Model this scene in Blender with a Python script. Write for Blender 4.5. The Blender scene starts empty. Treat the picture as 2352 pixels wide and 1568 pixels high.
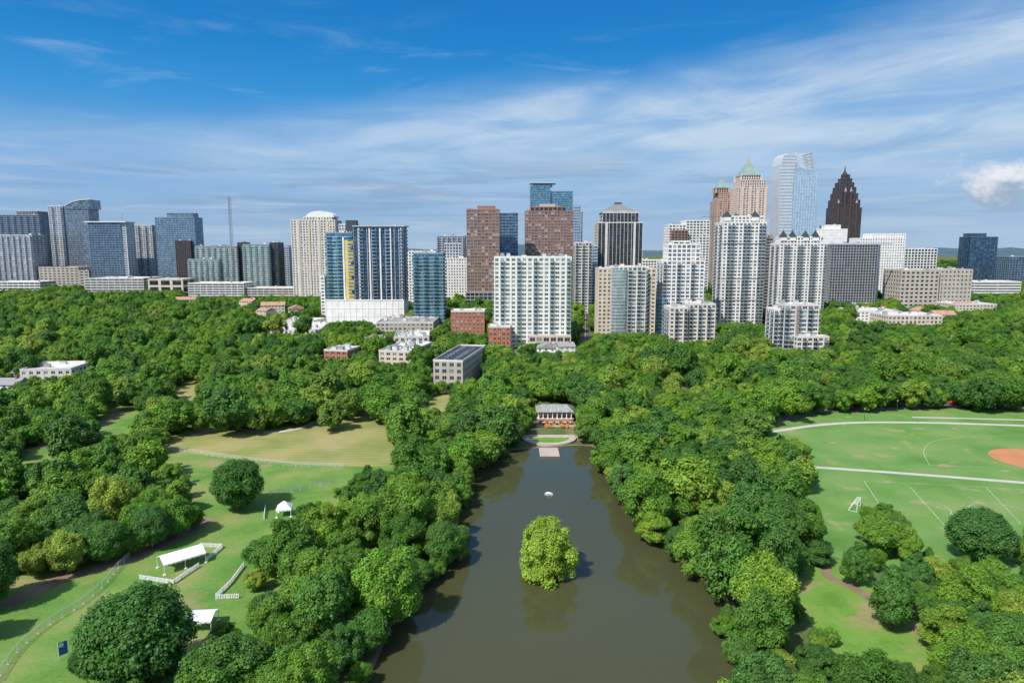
import bpy, math, random, numpy as np
from mathutils import Vector, Matrix
random.seed(7)
scene=bpy.context.scene
COL=scene.collection
H=75.0; F=1568.0; PT=math.radians(7.7); CP,SP=math.cos(PT),math.sin(PT)
# ---- photo measurement helpers (survey of real ground / facade positions) ----
def G(px,py,z=0.0):
    u=(px-1176)/F; v=(784-py)/F
    dy=CP+v*SP; dz=-SP+v*CP
    t=(z-H)/dz
    return (u*t,dy*t)
def P(px,py,D):
    u=(px-1176)/F; v=(784-py)/F
    dy=CP+v*SP; dz=-SP+v*CP
    return (u*D/dy, H+D*dz/dy)
def proj(x,y,z):
    zz=z-H
    d=y*CP-zz*SP; up=y*SP+zz*CP
    if d<=1: return (-9999,-9999)
    return (1176+F*x/d, 784-F*up/d)
# ---------------- materials ----------------
MATS={}
def newmat(name):
    m=bpy.data.materials.new(name); m.use_nodes=True
    nt=m.node_tree; b=nt.nodes["Principled BSDF"]
    MATS[name]=m
    return m,nt,b
def plain(name,col,rough=0.8,metal=0.0,var=0.25,scale=0.15,bump=0.0,spec=0.3):
    if name in MATS: return MATS[name]
    m,nt,b=newmat(name)
    tc=nt.nodes.new('ShaderNodeTexCoord')
    n=nt.nodes.new('ShaderNodeTexNoise'); n.inputs['Scale'].default_value=scale; n.inputs['Detail'].default_value=6
    nt.links.new(tc.outputs['Object'],n.inputs['Vector'])
    r=nt.nodes.new('ShaderNodeValToRGB')
    r.color_ramp.elements[0].position=0.3; r.color_ramp.elements[1].position=0.7
    r.color_ramp.elements[0].color=(*[c*(1-var) for c in col],1)
    r.color_ramp.elements[1].color=(*[min(1,c*(1+var*0.6)) for c in col],1)
    nt.links.new(n.outputs['Fac'],r.inputs['Fac']); nt.links.new(r.outputs['Color'],b.inputs['Base Color'])
    b.inputs['Roughness'].default_value=rough; b.inputs['Metallic'].default_value=metal
    b.inputs['Specular IOR Level'].default_value=spec
    if bump>0:
        bp=nt.nodes.new('ShaderNodeBump'); bp.inputs['Strength'].default_value=bump
        nt.links.new(n.outputs['Fac'],bp.inputs['Height']); nt.links.new(bp.outputs['Normal'],b.inputs['Normal'])
    return m
def glass(name,col,metal=0.6,rough=0.12,var=0.45,cell=(1.7,1.7,3.6),bump=.25):
    if name in MATS: return MATS[name]
    m,nt,b=newmat(name)
    tc=nt.nodes.new('ShaderNodeTexCoord')
    sn=nt.nodes.new('ShaderNodeVectorMath'); sn.operation='SNAP'; sn.inputs[1].default_value=cell
    ad=nt.nodes.new('ShaderNodeVectorMath'); ad.operation='ADD'; ad.inputs[1].default_value=(.37,.41,.23)
    nt.links.new(tc.outputs['Object'],ad.inputs[0]); nt.links.new(ad.outputs[0],sn.inputs[0])
    w=nt.nodes.new('ShaderNodeTexWhiteNoise'); nt.links.new(sn.outputs[0],w.inputs['Vector'])
    r=nt.nodes.new('ShaderNodeValToRGB'); e=r.color_ramp.elements
    e[0].position=0.0; e[1].position=0.8
    e[0].color=(*[c*(1-var) for c in col],1); e[1].color=(*[min(1,c*(1+var*.5)) for c in col],1)
    x=e.new(0.94); x.color=(*[min(1,c*(1+var)+0.12*var) for c in col],1)
    nt.links.new(w.outputs['Value'],r.inputs['Fac']); nt.links.new(r.outputs['Color'],b.inputs['Base Color'])
    b.inputs['Metallic'].default_value=metal; b.inputs['Roughness'].default_value=rough
    nn=nt.nodes.new('ShaderNodeTexNoise'); nn.inputs['Scale'].default_value=0.12
    nt.links.new(tc.outputs['Object'],nn.inputs['Vector'])
    bp=nt.nodes.new('ShaderNodeBump'); bp.inputs['Strength'].default_value=bump; bp.inputs['Distance'].default_value=0.6
    nt.links.new(nn.outputs['Fac'],bp.inputs['Height']); nt.links.new(bp.outputs['Normal'],b.inputs['Normal'])
    return m
def winmat(name,dark,light,thr=0.8):
    if name in MATS: return MATS[name]
    m,nt,b=newmat(name)
    oi=nt.nodes.new('ShaderNodeObjectInfo'); ge=nt.nodes.new('ShaderNodeNewGeometry')
    a=nt.nodes.new('ShaderNodeMath'); a.operation='ADD'
    nt.links.new(oi.outputs['Random'],a.inputs[0]); nt.links.new(ge.outputs['Random Per Island'],a.inputs[1])
    f=nt.nodes.new('ShaderNodeMath'); f.operation='FRACT'; nt.links.new(a.outputs[0],f.inputs[0])
    r=nt.nodes.new('ShaderNodeValToRGB'); e=r.color_ramp.elements
    e[0].color=(*[c*.55 for c in dark],1); e[1].position=thr; e[1].color=(*[c*1.5 for c in dark],1)
    x=e.new(min(.99,thr+.06)); x.color=(*light,1)
    nt.links.new(f.outputs[0],r.inputs['Fac']); nt.links.new(r.outputs['Color'],b.inputs['Base Color'])
    b.inputs['Roughness'].default_value=0.15; b.inputs['Metallic'].default_value=0.25
    return m
def leafmat(name,cols,trans=0.25,bright=1.0):
    m,nt,b=newmat(name)
    oi=nt.nodes.new('ShaderNodeObjectInfo')
    r=nt.nodes.new('ShaderNodeValToRGB'); e=r.color_ramp.elements
    while len(e)>1: e.remove(e[0])
    e[0].position=0; e[0].color=(*cols[0],1)
    for i,c in enumerate(cols[1:]):
        x=e.new((i+1)/(len(cols)-1)); x.color=(*c,1)
    nt.links.new(oi.outputs['Random'],r.inputs['Fac'])
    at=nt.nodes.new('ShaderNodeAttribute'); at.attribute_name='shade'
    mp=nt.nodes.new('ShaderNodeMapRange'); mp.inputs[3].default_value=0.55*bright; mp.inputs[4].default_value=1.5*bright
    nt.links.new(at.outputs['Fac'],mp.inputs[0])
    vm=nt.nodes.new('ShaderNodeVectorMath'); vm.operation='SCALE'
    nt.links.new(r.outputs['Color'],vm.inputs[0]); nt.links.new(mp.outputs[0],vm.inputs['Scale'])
    nt.links.new(vm.outputs[0],b.inputs['Base Color'])
    b.inputs['Roughness'].default_value=0.5; b.inputs['Specular IOR Level'].default_value=0.25
    tr=nt.nodes.new('ShaderNodeBsdfTranslucent'); 
    v2=nt.nodes.new('ShaderNodeVectorMath'); v2.operation='MULTIPLY'; v2.inputs[1].default_value=(1.4,1.3,.5)
    nt.links.new(vm.outputs[0],v2.inputs[0]); nt.links.new(v2.outputs[0],tr.inputs['Color'])
    mx=nt.nodes.new('ShaderNodeMixShader'); mx.inputs[0].default_value=trans
    nt.links.new(b.outputs[0],mx.inputs[1]); nt.links.new(tr.outputs[0],mx.inputs[2])
    nt.links.new(mx.outputs[0],nt.nodes['Material Output'].inputs['Surface'])
    return m
# ---------------- mesh builder ----------------
class MB:
    def __init__(s): s.v=[]; s.f=[]; s.m=[]; s.mats=[]
    def mi(s,mat):
        if mat not in s.mats: s.mats.append(mat)
        return s.mats.index(mat)
    def box(s,x0,x1,y0,y1,z0,z1,mat):
        if x1<x0: x0,x1=x1,x0
        if y1<y0: y0,y1=y1,y0
        k=len(s.v); m=s.mi(mat)
        s.v+=[(x0,y0,z0),(x1,y0,z0),(x1,y1,z0),(x0,y1,z0),(x0,y0,z1),(x1,y0,z1),(x1,y1,z1),(x0,y1,z1)]
        s.f+=[(k,k+3,k+2,k+1),(k+4,k+5,k+6,k+7),(k,k+1,k+5,k+4),(k+1,k+2,k+6,k+5),(k+2,k+3,k+7,k+6),(k+3,k,k+4,k+7)]
        s.m+=[m]*6
    def poly(s,pts,mat):
        k=len(s.v); s.v+=[tuple(p) for p in pts]; s.f.append(tuple(range(k,k+len(pts)))); s.m.append(s.mi(mat))
    def loft(s,rings,mat,cap=True):
        k=len(s.v); n=len(rings[0]); m=s.mi(mat)
        for r in rings: s.v+=[tuple(p) for p in r]
        for i in range(len(rings)-1):
            for j in range(n):
                a=k+i*n+j; b=k+i*n+(j+1)%n
                s.f.append((a,b,b+n,a+n)); s.m.append(m)
        if cap:
            s.f.append(tuple(reversed(range(k,k+n)))); s.m.append(m)
            s.f.append(tuple(range(k+(len(rings)-1)*n,k+len(rings)*n))); s.m.append(m)
    def cyl(s,x,y,z0,z1,r0,r1,mat,n=8):
        s.loft([[(x+r*math.cos(6.2832*i/n),y+r*math.sin(6.2832*i/n),z) for i in range(n)] for r,z in((r0,z0),(r1,z1))],mat)
    def xz(s,poly,y0,y1,mat):
        s.loft([[(x,y0,z) for x,z in poly],[(x,y1,z) for x,z in poly]],mat)
    def beam(s,a,b,w,mat):
        a=Vector(a); b=Vector(b); d=(b-a)
        if d.length<1e-4: return
        d.normalize(); up=Vector((0,0,1)) if abs(d.z)<.9 else Vector((1,0,0))
        x=d.cross(up).normalized()*w/2; y=d.cross(x).normalized()*w/2
        s.loft([[p+x+y,p-x+y,p-x-y,p+x-y] for p in (a,b)],mat)
    def pyr(s,x0,x1,y0,y1,z0,z1,mat,tx=0.0,ty=0.0):
        cx,cy=(x0+x1)/2,(y0+y1)/2
        s.loft([[(x0,y0,z0),(x1,y0,z0),(x1,y1,z0),(x0,y1,z0)],[(cx-tx,cy-ty,z1),(cx+tx,cy-ty,z1),(cx+tx,cy+ty,z1),(cx-tx,cy+ty,z1)]],mat)
    def mesh(s,name):
        me=bpy.data.meshes.new(name); me.from_pydata(s.v,[],s.f)
        for m in s.mats: me.materials.append(m)
        me.polygons.foreach_set('material_index',s.m); me.update(); return me
    def obj(s,name,parent=None,loc=(0,0,0)):
        o=bpy.data.objects.new(name,s.mesh(name)); COL.objects.link(o)
        if parent: o.parent=parent
        o.location=loc; return o
def empty(name,loc,rz=0,label=None,cat=None,group=None):
    e=bpy.data.objects.new(name,None); e.empty_display_size=1; COL.objects.link(e)
    e.location=loc; e.rotation_euler=(0,0,rz)
    if label: e['label']=label
    if cat: e['category']=cat
    if group: e['group']=group
    return e
def tag(o,label,cat,group=None,kind=None):
    o['label']=label; o['category']=cat
    if group:o['group']=group
    if kind:o['kind']=kind
def struct(o,label=None):
    o['kind']='structure'
    if label: o['label']=label; o['category']=o.name.split('.')[0].split('_')[-1]
# wall materials
W_white=plain('white_concrete',(.78,.77,.74),.75,var=.12)
W_offw=plain('off_white_stucco',(.66,.63,.58),.8,var=.12)
W_cream=plain('cream_stone',(.62,.54,.43),.8,var=.12)
W_beige=plain('beige_concrete',(.46,.42,.36),.85,var=.15)
W_grey=plain('grey_concrete',(.33,.34,.35),.85,var=.15)
W_lgrey=plain('light_grey_metal_panel',(.5,.53,.56),.6,var=.1)
W_dark=plain('dark_grey_panel',(.06,.065,.075),.6,var=.2)
W_bluedk=plain('slate_blue_panel',(.09,.12,.16),.5,var=.2)
W_brick=plain('tan_brown_brick',(.34,.19,.125),.85,var=.2,scale=.6)
W_redbrick=plain('red_brick',(.42,.17,.1),.85,var=.2,scale=.6)
W_pink=plain('pale_rose_granite',(.64,.52,.44),.6,var=.1)
W_rose=plain('brown_rose_granite',(.44,.31,.25),.6,var=.1)
W_maroon=plain('dark_maroon_granite',(.085,.064,.062),.35,var=.2)
W_blue=plain('blue_grey_panel',(.24,.31,.38),.5,var=.12)
M_yellow=plain('yellow_panel',(.75,.55,.1),.6,var=.1)
M_copper=plain('verdigris_copper_roof',(.24,.34,.31),.6,var=.2)
M_gold=plain('gilded_metal',(.8,.55,.2),.35,metal=.6)
M_slate=plain('dark_slate_roof',(.05,.055,.07),.6,var=.2)
M_roofl=plain('pale_membrane_roof',(.6,.59,.56),.85,var=.25,scale=.08)
M_roofg=plain('grey_gravel_roof',(.3,.3,.3),.9,var=.25,scale=.08)
M_terra=plain('terracotta_tile_roof',(.44,.27,.19),.85,var=.3,scale=.5)
M_metal=plain('steel',(.3,.3,.3),.5,metal=.6)
M_whitep=plain('white_paint',(.8,.8,.8),.5,var=.05)
M_canvas=plain('white_canvas',(.82,.83,.84),.6,var=.06,scale=.6)
M_bark=plain('bark',(.13,.1,.075),.95,var=.4,scale=1.5,bump=.4)
G_blue=glass('blue_curtain_glass',(.14,.25,.36))
G_teal=glass('teal_curtain_glass',(.09,.28,.38))
G_green=glass('green_balcony_glass',(.25,.38,.36),metal=.5)
G_dark=glass('dark_curtain_glass',(.05,.07,.095),metal=.5)
G_navy=glass('navy_curtain_glass',(.06,.13,.22),metal=.6)
G_sky=glass('pale_reflective_glass',(.55,.7,.8),metal=.75,var=.14,bump=.06)
G_grey=glass('grey_glass',(.2,.25,.3))
N_dark=winmat('window_glass_dark',(.06,.075,.09),(.35,.34,.3),.8)
N_green=winmat('window_glass_green',(.13,.19,.18),(.42,.44,.4),.75)
N_blue=winmat('window_glass_blue',(.09,.13,.18),(.4,.43,.45),.8)

# ---------------- building generator ----------------
FOOT=[]; RECT=[]
winmesh={}
def panel_mesh(kind,w,h,mat,fr):
    key=(kind,round(w,2),round(h,2),mat.name,fr.name)
    if key in winmesh: return winmesh[key]
    mb=MB()
    if kind=='window': panel_geo(mb,0,0,0,'F',w,h,mat,fr)
    else: balc_geo(mb,0,0,0,'F',w,h,mat,fr)
    winmesh[key]=mb.mesh(kind); return winmesh[key]
def orient(face,x,y,lx,ly):
    if face=='F': return x+lx,y+ly
    if face=='L': return x+ly,y-lx
    if face=='R': return x-ly,y+lx
    return x-lx,y-ly
def obox(mb,face,x,y,l0,l1,d0,d1,z0,z1,mat):
    a=orient(face,x,y,l0,d0); b=orient(face,x,y,l1,d1)
    mb.box(a[0],b[0],a[1],b[1],z0,z1,mat)
def panel_geo(mb,x,y,z,face,w,h,mat,fr):
    obox(mb,face,x,y,-w/2,w/2,0,.06,z,z+h,mat)
    obox(mb,face,x,y,-.05,.05,-.05,-.004,z,z+h,fr)
    obox(mb,face,x,y,-w/2,w/2,-.06,-.004,z+h*.02,z+h*.02+.09,fr)
def balc_geo(mb,x,y,z,face,w,h,mat,fr):
    obox(mb,face,x,y,-w/2,w/2,-1.5,0,z-.12,z+.12,fr)
    obox(mb,face,x,y,-w/2+.03,w/2-.03,-1.45,-1.39,z+.13,z+1.1,mat)
    obox(mb,face,x,y,-w/2+.03,-w/2+.09,-1.38,-.02,z+.13,z+1.1,mat)
    obox(mb,face,x,y,w/2-.09,w/2-.03,-1.38,-.02,z+.13,z+1.1,mat)
ROT={'F':0,'L':-math.pi/2,'R':math.pi/2,'B':math.pi}
class Bld:
    def __init__(s,name,label,cat,D,cx,rot=0):
        s.name=name; s.D=D; s.cx=cx; s.parts={}; s.wins=[]; s.balcs=[]; s.nr=0
        s.e=empty(name,(cx,D,0),rot,label,cat)
    def part(s,n):
        if n not in s.parts: s.parts[n]=MB()
        return s.parts[n]
    def X(s,px,py=600,off=0): return P(px,py,s.D+off)[0]-s.cx
    def Z(s,py,off=0,px=1176): return P(px,py,s.D+off)[1]
    def vol(s,x0,x1,y0,y1,z0,z1,st,faces='FLR',roof=True):
        wall=s.part('wall'); wm=st.get('wall',W_white); pr=st.get('pr',.35)
        nf=max(1,round((z1-z0)/st['fl'])); fl=(z1-z0)/nf
        pw=st.get('pw',1.0); sh=st.get('sh',1.1)
        if st.get('glass'): s.part('glazing').box(x0+pr,x1-pr,y0+pr,y1-pr,z0,z1-.05,st['glass'])
        else: wall.box(x0+pr,x1-pr,y0+pr,y1-pr,z0,z1-.05,st.get('core',wm))
        cw=max(pw*.6,.3)
        for (cx,cy) in ((x0,y0),(x1-cw,y0),(x0,y1-cw),(x1-cw,y1-cw)):
            wall.box(cx,cx+cw,cy,cy+cw,z0,z1,wm)
        for f in faces+('B' if 'B' not in faces else ''):
            L=(x1-x0) if f in 'FB' else (y1-y0)
            nb=max(1,round(L/st['bw'])); b=L/nb
            def bx(t0,t1,d0,d1,a,c,m):
                if f=='F': wall.box(x0+t0,x0+t1,y0+d0,y0+d1,a,c,m)
                elif f=='B': wall.box(x0+t0,x0+t1,y1-d1,y1-d0,a,c,m)
                elif f=='L': wall.box(x0+d0,x0+d1,y0+t0,y0+t1,a,c,m)
                else: wall.box(x1-d1,x1-d0,y0+t0,y0+t1,a,c,m)
            if f!='B':
                for i in range(1,nb):
                    bx(i*b-pw/2,i*b+pw/2,.02,pr+.1,z0,z1-.02,st.get('pier',wm))
            for k in range(nf+1):
                za=z0+k*fl-(sh*.5 if k else 0); zb=min(z0+k*fl+sh*.5,z1-.03)
                if f=='B' and k%2: continue
                bx(cw*.5,L-cw*.5,st.get('sd',.08),pr+.1,za,zb,st.get('span',wm))
            if f=='B': continue
            bal=st.get('balc')
            for i in range(nb):
                t=(i+.5)*b
                if f=='F': q=(x0+t,y0+pr-.1)
                elif f=='L': q=(x0+pr-.1,y0+t)
                else: q=(x1-pr+.1,y0+t)
                isb=bal and (i%bal[0]) in bal[1]
                for k in range(nf):
                    zc=z0+k*fl+sh*.5
                    if st.get('win'): s.wins.append((q[0],q[1],zc,f,b-pw-.04,fl-sh-.04,st['win'],st.get('frame',wm)))
                    if isb and k>0:
                        qq={'F':(q[0],y0+.02),'L':(x0+.02,q[1]),'R':(x1-.02,q[1])}[f]
                        s.balcs.append((qq[0],qq[1],z0+k*fl,f,b*.86,1,st.get('rail',G_grey),st.get('slab',wm)))
        if roof:
            s.nr+=1; r=s.part('roof#%d'%s.nr); rm=st.get('roof',M_roofl)
            r.box(x0-.04+.3,x1+.04-.3,y0-.04+.3,y1+.04-.3,z1-.02,z1+.12,rm)
            for (a,b_,c,d) in ((x0-.04,x1+.04,y0-.04,y0+.26),(x0-.04,x1+.04,y1-.26,y1+.04),(x0-.04,x0+.26,y0+.26,y1-.26),(x1-.26,x1+.04,y0+.26,y1-.26)):
                r.box(a,b_,c,d,z1-.2,z1+1.0,st.get('cap',wm))
    def boxes(s,x0,x1,y0,y1,z,n,mat=None,seed=1,h=(1.5,3.5)):
        rr=random.Random(seed+int(abs(x0)*10)); placed=[]
        for i in range(n):
            w=rr.uniform(1.5,4); d=rr.uniform(1.5,3.5)
            if x1-x0<w+1.5 or y1-y0<d+1.5: continue
            x=rr.uniform(x0+.6,x1-w-.6); y=rr.uniform(y0+.6,y1-d-.6); hh=rr.uniform(*h); mt=rr.choice([W_lgrey,W_grey,W_offw])
            if any(x<q[1]+.2 and x+w>q[0]-.2 and y<q[3]+.2 and y+d>q[2]-.2 for q in placed): continue
            placed.append((x,x+w,y,y+d))
            m=s.part('rooftop_unit#%d_%d'%(s.nr,i))
            m.box(x,x+w,y,y+d,z+.11,z+hh,mt); m.box(x-.1,x+w+.1,y-.1,y+d+.1,z+hh,z+hh+.15,W_grey)
            m.cyl(x+w/2,y+d/2,z+hh+.13,z+hh+.6,.5,.5,M_metal,8)
    def done(s):
        for n,mb in s.parts.items():
            if mb.f: mb.obj(n.split('#')[0],s.e)
        for kind,lst in (('window',s.wins),('balcony',s.balcs)):
            if not lst: continue
            lst.sort(key=lambda w:(0 if w[3]=='F' else 1,-w[2]))
            for w in lst[:100]:
                me=panel_mesh(kind,w[4],w[5],w[6],w[7])
                o=bpy.data.objects.new(kind,me); COL.objects.link(o); o.parent=s.e
                o.location=(w[0],w[1],w[2]); o.rotation_euler=(0,0,ROT[w[3]])
            rest=lst[100:]
            if rest:
                mb=MB()
                for w in rest: (panel_geo if kind=='window' else balc_geo)(mb,w[0],w[1],w[2],w[3],w[4],w[5],w[6],w[7])
                o=mb.obj(kind,s.e); o['kind']='stuff'; o['label']='remaining '+('windows' if kind=='window' else 'balconies')+' of the facade'
        return s.e
def T(name,label,D,dep,vols,vb,cat='building',eq=4,rot=0,roofeq=True):
    p0=min(v[0] for v in vols); p1=max(v[1] for v in vols); pt=min(v[2] for v in vols)
    cx=P((p0+p1)/2,(pt+vb)/2,D)[0]
    B=Bld(name,label,cat,D,cx,rot)
    for v in vols:
        px0,px1,py,st=v[:4]; y0=v[4] if len(v)>4 else 0; y1=v[5] if len(v)>5 else dep
        pb=v[6] if len(v)>6 else None
        x0=B.X(px0,(py+vb)/2,y0); x1=B.X(px1,(py+vb)/2,y0); z1=B.Z(py,y0); z0=B.Z(pb,y0) if pb else 0
        B.vol(x0,x1,y0,y1,z0,z1,st)
        if roofeq: B.boxes(x0,x1,y0,y1,z1,eq,seed=int(px0))
        if py>640:
            q=proj(0,D+y1,z1)[1]; RECT.append((px0,px1,q,py,D+dep))
    xs=[P(p0,600,D)[0],P(p1,600,D)[0]]
    FOOT.append((xs[0]-4,xs[1]+4,D-6,D+dep+4)); RECT.append((p0-2,p1+2,pt,vb,D+dep))
    return B
def S(fl,bw,pw,sh,wall,**k): return dict(fl=fl,bw=bw,pw=pw,sh=sh,wall=wall,**k)
# ---- white apartment tower at centre
st=S(3.3,4.2,1.6,1.3,W_white,win=N_green,balc=(3,(1,)),rail=G_green,slab=W_white)
B=T('apartment_tower','white concrete apartment tower with green-glass balconies',520,24,[(1135,1312,592,st)],784,eq=7)
B.vol(B.X(1215),B.X(1312),-5,-.4,0,9,S(4.5,5,1.2,1.5,W_cream,win=N_dark)); B.done()
# ---- big dark residential block with yellow stripe
st1=S(3.5,4.4,.45,.7,W_lgrey,glass=G_navy,pier=W_lgrey,span=W_bluedk,pr=.6,balc=(3,(1,)),rail=G_blue,slab=W_lgrey)
st2=S(3.5,5,.35,.7,W_blue,glass=G_teal,span=W_lgrey,balc=(2,(0,)),rail=G_teal,slab=W_lgrey)
stp=S(9,6,.6,.8,W_white,pr=.3,pier=W_white)
B=T('apartment_tower','dark blue glass tower with pale fins and yellow panels',690,26,
  [(814,928,522,st1,0,26,690),(752,812,536,st2,3,26,690),(748,928,690,stp,-2,28)],735,eq=5)
w=B.part('accent_panel'); xa,xb=B.X(792,620),B.X(811,620)
z0=B.Z(688);z1=B.Z(552); n=12
for i in range(n):
    a=z0+(z1-z0)*i/n
    w.box(xa,xb-(2.5 if i%3==1 else 0),2.2,2.85,a+.5,a+(z1-z0)/n-.6,M_yellow)
    w.box(xa,xb,2.3,2.84,a+(z1-z0)/n-.58,a+(z1-z0)/n+.48,W_lgrey)
w2=B.part('wall'); w2.box(xa-2.2,xa-.5,2.1,2.9,z0,z1+3,W_white); w2.box(B.X(812),B.X(932),-1.5,27,B.Z(520),B.Z(518),W_lgrey)
for i in range(5):
    x=B.X(826+i*24,600); w2.box(x-.7,x+.7,-.35,-.01,B.Z(690),B.Z(524),W_white)
w2.box(B.X(792),B.X(816),8,18,B.Z(530),B.Z(505),W_dark); B.done()
# ---- blue-green glass residential in front
B=T('apartment_tower','slim blue-green glass tower with wraparound balconies',650,22,
  [(950,1018,583,S(3.4,4.4,.25,.8,W_blue,glass=G_teal,span=W_grey,balc=(2,(0,)),rail=G_teal,slab=W_grey))],742,eq=4);B.done()
# ---- brown brick towers
stb=S(3.7,4.1,1.1,1.3,W_brick,win=N_blue,frame=W_cream)
B=T('brick_tower','tall brown brick tower with square windows',800,30,[(1072,1147,482,stb)],672,eq=3)
B.vol(B.X(1097),B.X(1137),6,22,B.Z(482),B.Z(474),S(4,8,1,1,W_brick)); 
B.vol(B.X(1070),B.X(1150),-3,-.4,0,B.Z(672),S(4,5,.8,1,W_grey,glass=G_dark)); B.done()
B=T('office_tower','blue glass tower behind brown brick tower',850,26,[(1148,1190,490,S(3.6,4,.3,.7,W_blue,glass=G_navy))],596,eq=2);B.done()
B=T('brick_tower','brown brick tower with stepped glass penthouse',900,34,[(1206,1317,486,stb),(1218,1300,476,S(4,6,1,1,W_brick,glass=G_dark),3,30,486)],592,eq=3)
B.vol(B.X(1240),B.X(1275),5,25,B.Z(476),B.Z(470),S(4,8,1,1,W_cream));B.done()
# ---- teal glass tower
B=T('office_tower','tall teal glass tower with floating roof canopy',1250,40,[(1218,1264,428,S(4,6,.3,.8,W_blue,glass=G_teal)),(1264,1316,440,S(4,6,.3,.8,W_blue,glass=G_teal),3,40)],475,eq=0)
w=B.part('wall'); w.box(B.X(1216),B.X(1276),-2,34,B.Z(421),B.Z(419),W_lgrey)
for x in (1222,1240,1258): w.box(B.X(x),B.X(x)+1,1,2,B.Z(428),B.Z(421),W_lgrey)
B.part('glazing').box(B.X(1224),B.X(1268),6,28,B.Z(428),B.Z(421.1),G_teal);B.done()
# ---- tower under construction
e=empty('construction_frame',(P(1326,520,930)[0],930,0),0,'steel and concrete frame of a tower under construction','building')
mb=MB(); 
z1=P(1326,470,930)[1]
for i in range(36):
    mb.box(-4.6,4.6,0,14,i*z1/36,i*z1/36+.4,W_grey)
for x in (-4.4,-1.5,1.5,4.1):
    for y in (.3,13.2): mb.box(x,x+.4,y,y+.4,0,z1,M_metal)
mb.obj('frame',e)
mb=MB(); mb.box(6,7.2,3,4.2,0,z1*.93,M_metal)
for k in range(20): mb.beam((4.6,3.6,k*z1/21),(6.2,3.6,(k+.5)*z1/21),.3,M_metal)
mb.obj('hoist_mast',e)
# ---- dark tower with pyramid roof
std=S(3.7,4.6,.7,.9,W_offw,glass=G_dark,pier=W_beige,span=W_dark,sd=.2,pr=.6)
B=T('office_tower','dark striped tower with grey pyramid roof',850,40,[(1373,1476,512,std),(1383,1466,489,S(3.7,4.6,.6,1.2,W_offw,glass=G_dark,span=W_dark,pier=W_beige),4,36,512)],612,eq=0)
r=B.part('roof#p'); xa,xb=B.X(1383,500),B.X(1466,500)
r.pyr(xa,xb,4,36,B.Z(488)+.3,B.Z(467),M_roofg,4,4)
for i in range(1,7):
    t=i/7; m=16*(1-t)+4*t
    cx=(xa+xb)/2; hw=((xb-xa)/2)*(1-t)+4*t
    r.box(cx-hw-.15,cx+hw+.15,20-m-.15,20+m+.15,B.Z(488)+(B.Z(467)-B.Z(488))*t,B.Z(488)+(B.Z(467)-B.Z(488))*t+.35,W_dark)
r.box((xa+xb)/2-4.1,(xa+xb)/2+4.1,15.9,24.1,B.Z(467)-.2,B.Z(463),W_dark)
w=B.part('wall')
for px in (1392,1456): w.box(B.X(px)-1.3,B.X(px)+1.3,-.5,-.01,0,B.Z(512),W_offw)
B.done()
# ---- beige + bowed glass residential
sbg=S(3.4,4.2,1.8,1.6,W_cream,win=N_dark)
B=T('apartment_tower','cream tower with bowed glass bays',585,26,[(1373,1404,618,sbg,5,26),(1483,1506,618,sbg,5,26),(1404,1420,616,S(3.4,3.6,.25,.9,W_lgrey,glass=G_grey,span=W_grey),2,26),(1420,1483,614,S(3.4,3.8,1.2,1.0,W_offw,win=N_blue,balc=(2,(0,)),rail=G_sky,slab=W_offw),0,26)],762,eq=3)
xa,xb=B.X(1404,690),B.X(1440,690); cx=(xa+xb)/2; rw=(xb-xa)/2; g=B.part('glazing'); zt=B.Z(620)
arc=[(cx+rw*math.cos(a),.2+3.5*math.sin(a)) for a in [math.pi+math.pi*i/8 for i in range(9)]]
g.loft([[(x,y,z) for x,y in arc] for z in (0,zt)],G_sky)
w=B.part('wall'); a2=[(cx+(rw+.2)*math.cos(a),.2+3.75*math.sin(a)) for a in [math.pi+math.pi*i/8 for i in range(9)]]
for k in range(1,21): w.loft([[(x,y,z) for x,y in a2] for z in (zt*k/20-.25,zt*k/20+.25)],W_lgrey)
B.done()
# ---- white/blue tower
B=T('apartment_tower','white apartment tower with stacked balconies and stepped top',600,26,[(1520,1616,600,S(3.3,4,1.3,1.2,W_white,win=N_blue,balc=(3,(0,)),rail=G_grey,slab=W_white)),(1531,1606,562,S(3.3,4,1.2,1.2,W_white,win=N_blue),5,24,600)],765,eq=4)
B.vol(B.X(1550),B.X(1590),8,18,B.Z(562),B.Z(555),S(4,6,1,1,W_white,glass=G_dark));
B.vol(B.X(1510),B.X(1533),-2,-.4,0,B.Z(686),S(3.3,3,.3,1,W_blue,glass=G_teal)); B.done()
B=T('apartment_block','off-white mid-rise block with brick base and balconies',535,22,[(1538,1580,708,S(3.2,3.8,1.3,1.3,W_offw,win=N_dark,balc=(2,(1,)),slab=W_offw)),(1582,1643,700,S(3.2,3.8,1.3,1.3,W_offw,win=N_dark,balc=(2,(0,)),slab=W_offw),2,24)],780,eq=5);B.done()
B=T('apartment_block','white mid-rise wing with flat roof',610,26,[(1488,1518,690,S(3.2,4,1.5,1.4,W_white,win=N_dark))],745,eq=2);B.done()
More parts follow.
